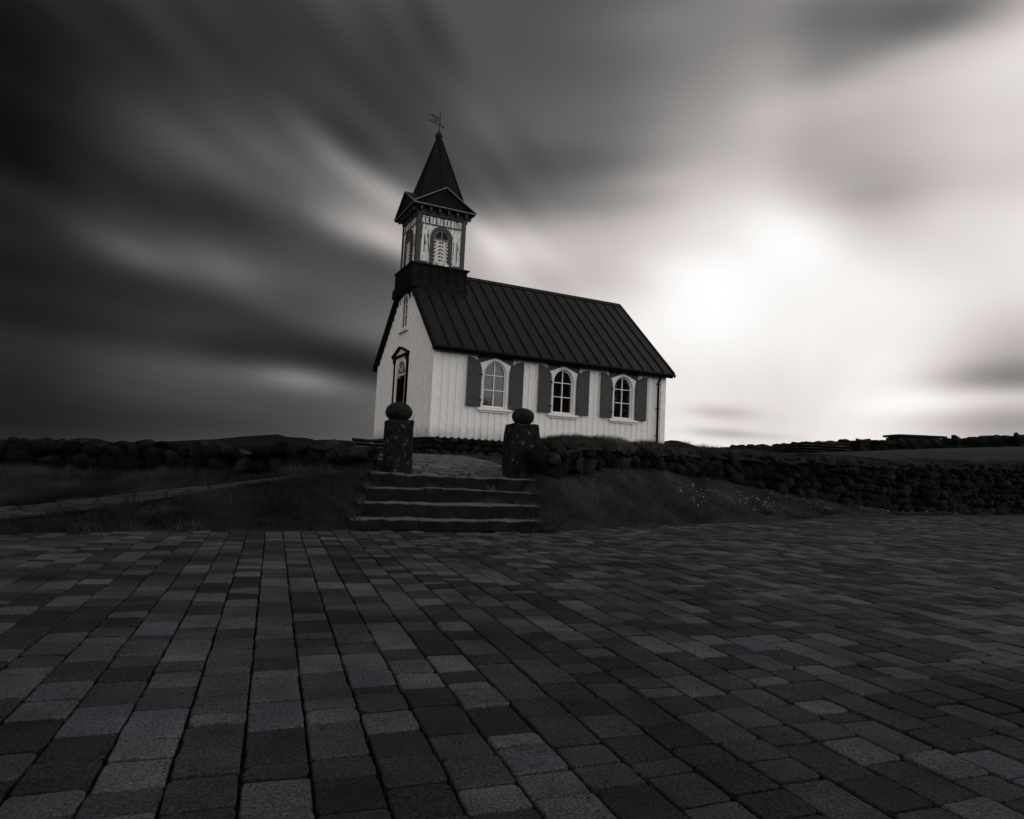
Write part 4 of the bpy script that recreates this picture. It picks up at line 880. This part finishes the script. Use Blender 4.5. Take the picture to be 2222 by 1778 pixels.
mb = MB(); mb.lathe((TCU, TCV, 0), [(.125, 11.10), (.13, 11.15), (.10, 11.17), (.12, 11.19), (.145, 11.24), (.148, 11.30), (.12, 11.37), (.07, 11.42), (.03, 11.45), (.022, 11.5)], 20); mb.build('finial_ball', 'iron', sp_, smooth=True)
mb = MB(); mb.tube((TCU, TCV, 11.45), (TCU, TCV, 12.28), .022, .014, 8); mb.lathe((TCU, TCV, 12.12), [(.005, -.03), (.028, 0), (.005, .03)], 10)
wa = rad(42); dW = np.array([math.sin(wa), math.cos(wa)]); dl = np.array([dW@cu, dW@cv])     # vane direction in church axes
vp = lambda t, z: (TCU+dl[0]*t, TCV+dl[1]*t, z)
mb.beam(vp(-.54, 11.72), vp(.17, 11.72), .024, .036); mb.beam(vp(-.42, 11.965), vp(0, 11.965), .022, .03); mb.beam(vp(-.42, 11.965), vp(-.50, 11.90), .016, .02)
mb.beam(vp(0, 11.86), vp(.10, 11.72), .014, .02); mb.lathe(vp(.185, 11.72), [(.005, -.04), (.04, 0), (.005, .04)], 10)
# pierced year 1907 between the bars, read from the far side (so mirrored here)
SEG = {'1': 'bc', '9': 'abcdfg', '0': 'abcdef', '7': 'abc'}
for k_, ch_ in enumerate('1907'):
    c0 = -.055-k_*.10; w2 = .028; zt_, zm, zb = 11.95, 11.845, 11.735
    a_, b_ = c0+w2, c0-w2      # left and right as read from behind
    lines = {'a': (a_, zt_, b_, zt_), 'b': (b_, zt_, b_, zm), 'c': (b_, zm, b_, zb), 'd': (a_, zb, b_, zb), 'e': (a_, zb, a_, zm), 'f': (a_, zm, a_, zt_), 'g': (a_, zm, b_, zm)}
    for s_ in SEG[ch_]:
        l = lines[s_]; mb.beam(vp(l[0], l[1]), vp(l[2], l[3]), .012, .018, up=(0, 0, 1) if abs(l[1]-l[3]) < .01 else (dl[1], -dl[0], 0))
mb.build('weathervane', 'iron', sp_)
# white ring on the gable
rp_ = CH[:2]+cv*1.66+cu*-.06
mb = MB(); mb.torus((0, 0, 0), (math.cos(CYAW), math.sin(CYAW), 0), .15, .017); mb.tube((0, 0, .15), (cu[0]*.05, cu[1]*.05, .17), .012)
o = mb.build('wall_ring', 'trimw', smooth=True); o.location = (rp_[0], rp_[1], CH[2]+.72); tag(o, 'white ring hanging on the gable wall just behind the left pillar ball', 'ring')

# ------------------------------------------------------------------ trees far to the right, mirrored in the church windows
def spruce(x, y, H, rr, label):
    z0 = h1(x, y); e = empty('spruce_tree', (x, y, z0)); tag(e, label, 'tree', 'trees beyond the paved yard')
    mb = MB(); mb.tube((0, 0, -.2), (0, 0, H*.95), .22, .03, 8); mb.build('trunk', 'basalt', e)
    n = 9000; t = RNG.random(n)**.75; a = RNG.uniform(0, 2*np.pi, n); z = H*(.04+.96*(1-t)) ; r = rr*(.12+.88*t)**.8*(.75+.25*np.sin(z*7))*RNG.uniform(.35, 1.05, n)
    c = np.stack([r*np.cos(a), r*np.sin(a), z-.25*r], 1); d1 = RNG.normal(0, .22, (n, 3)); d2 = RNG.normal(0, .22, (n, 3))
    V = np.stack([c, c+d1, c+d2], 1).reshape(-1, 3); link_mesh('crown', V, [(3*i, 3*i+1, 3*i+2) for i in range(n)], 'turf', e, recalc=False)
spruce(39.6, -1.9, 12.5, 3.6, 'dense dark spruce mirrored in the middle church window')
spruce(44.2, 2.8, 13, 3.8, 'tallest dark spruce, mirrored in the far church window')
def bare_tree(x, y, H):
    e = empty('bare_tree', (x, y, h1(x, y))); tag(e, 'leafless slender tree mirrored in the near church window', 'tree', 'trees beyond the paved yard')
    tr = MB(); br = MB()
    def grow(mb, p, d, l, r, k):
        q = p+d*l; mb.tube(p, q, r, r*.7, 6)
        if k == 0: return
        for i in range(random.choice((2, 3, 3))):
            nd = (d+Vector((random.uniform(-.7, .7), random.uniform(-.7, .7), random.uniform(-.1, .5)))).normalized(); grow(br, q-d*l*random.uniform(0, .35), nd, l*random.uniform(.6, .85), r*.6, k-1)
    grow(tr, Vector((0, 0, -.1)), Vector((.03, 0, 1)).normalized(), H*.34, .19, 5)
    tr.build('trunk', 'basalt', e); br.build('branches', 'basalt', e)
bare_tree(34.9, -6.4, 8.5)

# ------------------------------------------------------------------ grass, flowers
def blades(name, XY, hmin, hmax, width, label, m='grass', z=None, lean=.5, tlo=.5, thi=1.4, clump=1.1):
    n = len(XY); z = hgt(XY[:, 0], XY[:, 1]) if z is None else z
    cl_ = np.array([noise.noise(Vector((x*clump, y*clump, 2))) for x, y in XY]); cl2 = np.array([noise.noise(Vector((x*4, y*4, 7))) for x, y in XY])
    h = RNG.uniform(hmin, hmax, n)*(1+1.0*cl_+.7*cl2); a = RNG.uniform(0, 2*np.pi, n); ld = RNG.uniform(0, 2*np.pi, n); ll = RNG.uniform(0, lean, n)*h
    w_ = width*RNG.uniform(.6, 1.4, n)
    p0 = np.stack([XY[:, 0]-np.cos(a)*w_, XY[:, 1]-np.sin(a)*w_, z-.01], 1); p1 = np.stack([XY[:, 0]+np.cos(a)*w_, XY[:, 1]+np.sin(a)*w_, z-.01], 1)
    p2 = np.stack([XY[:, 0]+np.cos(ld)*ll, XY[:, 1]+np.sin(ld)*ll, z+h], 1)
    V = np.stack([p0, p1, p2], 1).reshape(-1, 3); t = np.repeat(RNG.uniform(tlo, thi, n)*np.clip(1+1.1*cl_+.6*cl2, .2, 3), 3)
    me = bpy.data.meshes.new(name); me.vertices.add(3*n); me.vertices.foreach_set('co', V.ravel()); me.loops.add(3*n); me.loops.foreach_set('vertex_index', np.arange(3*n)); me.polygons.add(n)
    me.polygons.foreach_set('loop_start', np.arange(n)*3); me.update(calc_edges=True)
    at_ = me.attributes.new('tint', 'FLOAT_COLOR', 'POINT'); at_.data.foreach_set('color', np.stack([t, t, t*.97, np.ones(3*n)], 1).astype(np.float32).ravel())
    me.materials.append(MT[m]); o = bpy.data.objects.new(name, me); COL.objects.link(o); tag(o, label, 'grass', kind='stuff'); return o
def scatter(n, x0, x1, y0, y1, ok):
    P = np.stack([RNG.uniform(x0, x1, n), RNG.uniform(y0, y1, n)], 1); return P[ok(P[:, 0], P[:, 1])]
RWx = np.array([p[0] for p in rw]); RWy = np.array([p[1] for p in rw]); LWx = np.array([p[0] for p in lw]); LWy = np.array([p[1] for p in lw])
def in_steps(x, y): U_, V_ = wg(x, y); return (U_ > 1.0+(V_-9.25)*.37) & (U_ < 3.85+(V_-9.25)*.27) & (V_ < 10.95) & (V_ > 9.2)
def in_foot(x, y):
    fx = np.array([-9.5, -7.2, -5.9, -4.9, -4.0, -2.9, -2.1]); fy = np.array([6.4, 7.55, 8.35, 9.25, 9.9, 10.35, 10.55]); fw_ = np.array([.5, .5, .46, .30, .2, .13, .11])
    return np.abs(y-np.interp(x, fx, fy)) < np.interp(x, fx, fw_)*1.05
G1 = scatter(640000, .4, 19, 9.8, 25, lambda x, y: (y > edgeY(x)-.03) & (y < np.interp(x, RWx, RWy)+.1) & ~in_steps(x, y))
G2 = scatter(300000, -11, -1.4, 5, 12.4, lambda x, y: (y > edgeY(x)-.03) & (y < np.interp(x, LWx, LWy)+.05) & ~in_steps(x, y) & ~in_foot(x, y))
PX = np.array([10.5, 11.2, 15., 18.6, 21]); PCx = np.array([-.8, -.95, -1.9, -2.9, -4.6]); PW = np.array([1.3, 1.3, 1.4, 1.65, 1.6])
G3 = scatter(160000, -6, 4, 11, 21, lambda x, y: (np.abs(x-np.interp(y, PX, PCx)) > np.interp(y, PX, PW)) & (y > np.interp(x, RWx, RWy)+.3) & (y > np.interp(x, LWx, LWy)+.5))
blades('grass', G1, .03, .085, .0035, 'short mown grass on the bank right of the steps', lean=.9)
blades('grass', G2, .035, .10, .0035, 'dark rough grass on the slope left of the steps', tlo=.2, thi=.75, lean=1.1)
blades('grass', G3, .03, .07, .004, 'short grass in the churchyard between the walls and the church')
# rank tufts at the foot of the left wall and on the turf cap
G4 = scatter(60000, -11, -2.2, 10, 12.6, lambda x, y: (y > np.interp(x, LWx, LWy)-1.3) & (y < np.interp(x, LWx, LWy)-.02) & ~in_foot(x, y))
blades('grass', G4, .08, .22, .004, 'taller rank grass along the foot of the left stone wall', lean=1.1, tlo=.25, thi=.9)
G5 = scatter(400000, -11, 18, 5, 25, lambda x, y: (np.abs(y-edgeY(x)-.06) < .12*(1+x*0)) & ~in_steps(x, y) & ~in_foot(x, y)); cl5 = np.array([noise.noise(Vector((x*2.2, y*2.2, 6))) for x, y in G5]); G5 = G5[cl5 > -.05]
blades('grass', G5, .05, .13, .0032, 'longer grass tufts spilling over the edge of the paving', z=np.maximum(hgt(G5[:, 0], G5[:, 1]), .0), lean=1.3, tlo=.6, thi=1.4)
G6 = []
for u0_, u1_, v0_, z1_ in ((1.02, 3.82, 9.25, .16), (1.16, 3.9, 9.57, .355), (1.3, 4.0, 9.92, .55), (1.42, 4.1, 10.27, .745)):
    for side in (0, 1):
        n_ = 900; uu = (u0_ if side == 0 else u1_)+RNG.normal(0, .07, n_)*1.2+(-.03 if side == 0 else .03); vv = v0_+RNG.uniform(-.06, .42, n_)
        for a_, b_ in zip(uu, vv):
            X_, Y_ = gw(a_, b_); G6.append((X_, Y_, z1_-.02 if (u0_ < a_ < u1_) else max(h1(X_, Y_), z1_-.16)))
    for _ in range(5):      # weeds rooted in the back of the tread
        c_ = random.uniform(u0_+.1, u1_-.1)
        for _ in range(45): X_, Y_ = gw(c_+random.gauss(0, .05), v0_+.29+random.gauss(0, .012)); G6.append((X_, Y_, z1_-.01))
G6 = np.array(G6)
blades('grass', G6[:, :2], .03, .09, .003, 'grass tufts creeping over the ends and treads of the steps', z=G6[:, 2], lean=1.2, tlo=.5, thi=1.5)
ti = RNG.integers(0, len(TV), 70000); ti = ti[(ti % 9) < 8]; tj = RNG.random((len(ti), 2)); A_ = TV[ti]; B_ = TV[ti+1]; C_ = TV[np.minimum(ti+9, len(TV)-1)]
PT = A_+(B_-A_)*tj[:, :1]+(C_-A_)*tj[:, 1:]
blades('grass', PT[:, :2], .04, .11, .0035, 'grass fringe on the turf top of the right wall', z=PT[:, 2], lean=.9, tlo=.5, thi=1.3)
# a few tall bare stalks against the white wall
mb = MB()
for i in range(26):
    p = at(random.uniform(1395, 1432) if i < 20 else random.uniform(1590, 1640), 975, 15.1 if i < 20 else 17.1); hh = random.uniform(.08, .26); l_ = random.uniform(-.09, .09)
    b0 = Vector((p[0], p[1]+.2, p[2]-.12)); mb.tube(b0, b0+Vector((l_*.4, 0, hh*.6+.1)), .003, .0024, 4); mb.tube(b0+Vector((l_*.4, 0, hh*.6+.1)), b0+Vector((l_, 0, hh+.1)), .0024, .0015, 4)
o = mb.build('grass', 'turf'); tag(o, 'thin tall grass stalks standing on the wall top before the church corner', 'grass', kind='stuff')
# pale flowers by the right wall
fl = scatter(7000, 1.5, 15, 10.5, 24, lambda x, y: (y < np.interp(x, RWx, RWy)-.15) & (y > np.maximum(edgeY(x)+.15, np.interp(x, RWx, RWy)-np.interp(x, [1.5, 4, 7, 11, 15], [.4, 2.2, 2.6, 1.2, .8]))))
keep = np.array([noise.noise(Vector((x*1.1, y*1.1, 4)))+.6*noise.noise(Vector((x*4, y*4, 8))) > .22-.04*min(x, 9) for x, y in fl]); fl = fl[keep][:700]
mb = MB(); zf_ = hgt(fl[:, 0], fl[:, 1])
for (x, y), z in zip(fl, zf_):
    r = random.choice((.004, .005, .006, .007, .009, .012))*random.uniform(.8, 1.2); zz = z+random.uniform(.04, .10); n = 6; tl = random.uniform(-.6, .6), random.uniform(-.9, -.2)
    ring = [(x+r*math.cos(2*math.pi*i/n), y+r*math.sin(2*math.pi*i/n), zz+r*(tl[0]*math.cos(2*math.pi*i/n)-tl[1]*math.sin(2*math.pi*i/n))) for i in range(n)]
    mb.add(ring+[(x, y, zz+r*.7), (x, y, zz-r*.5)], [(i, (i+1) % n, n) for i in range(n)]+[((i+1) % n, i, n+1) for i in range(n)])
o = mb.build('flowers', 'flower'); tag(o, 'scatter of tiny pale flowers in the grass below the right wall', 'flowers', kind='stuff')
print('blades', len(G1), len(G2), len(G3), len(G4))
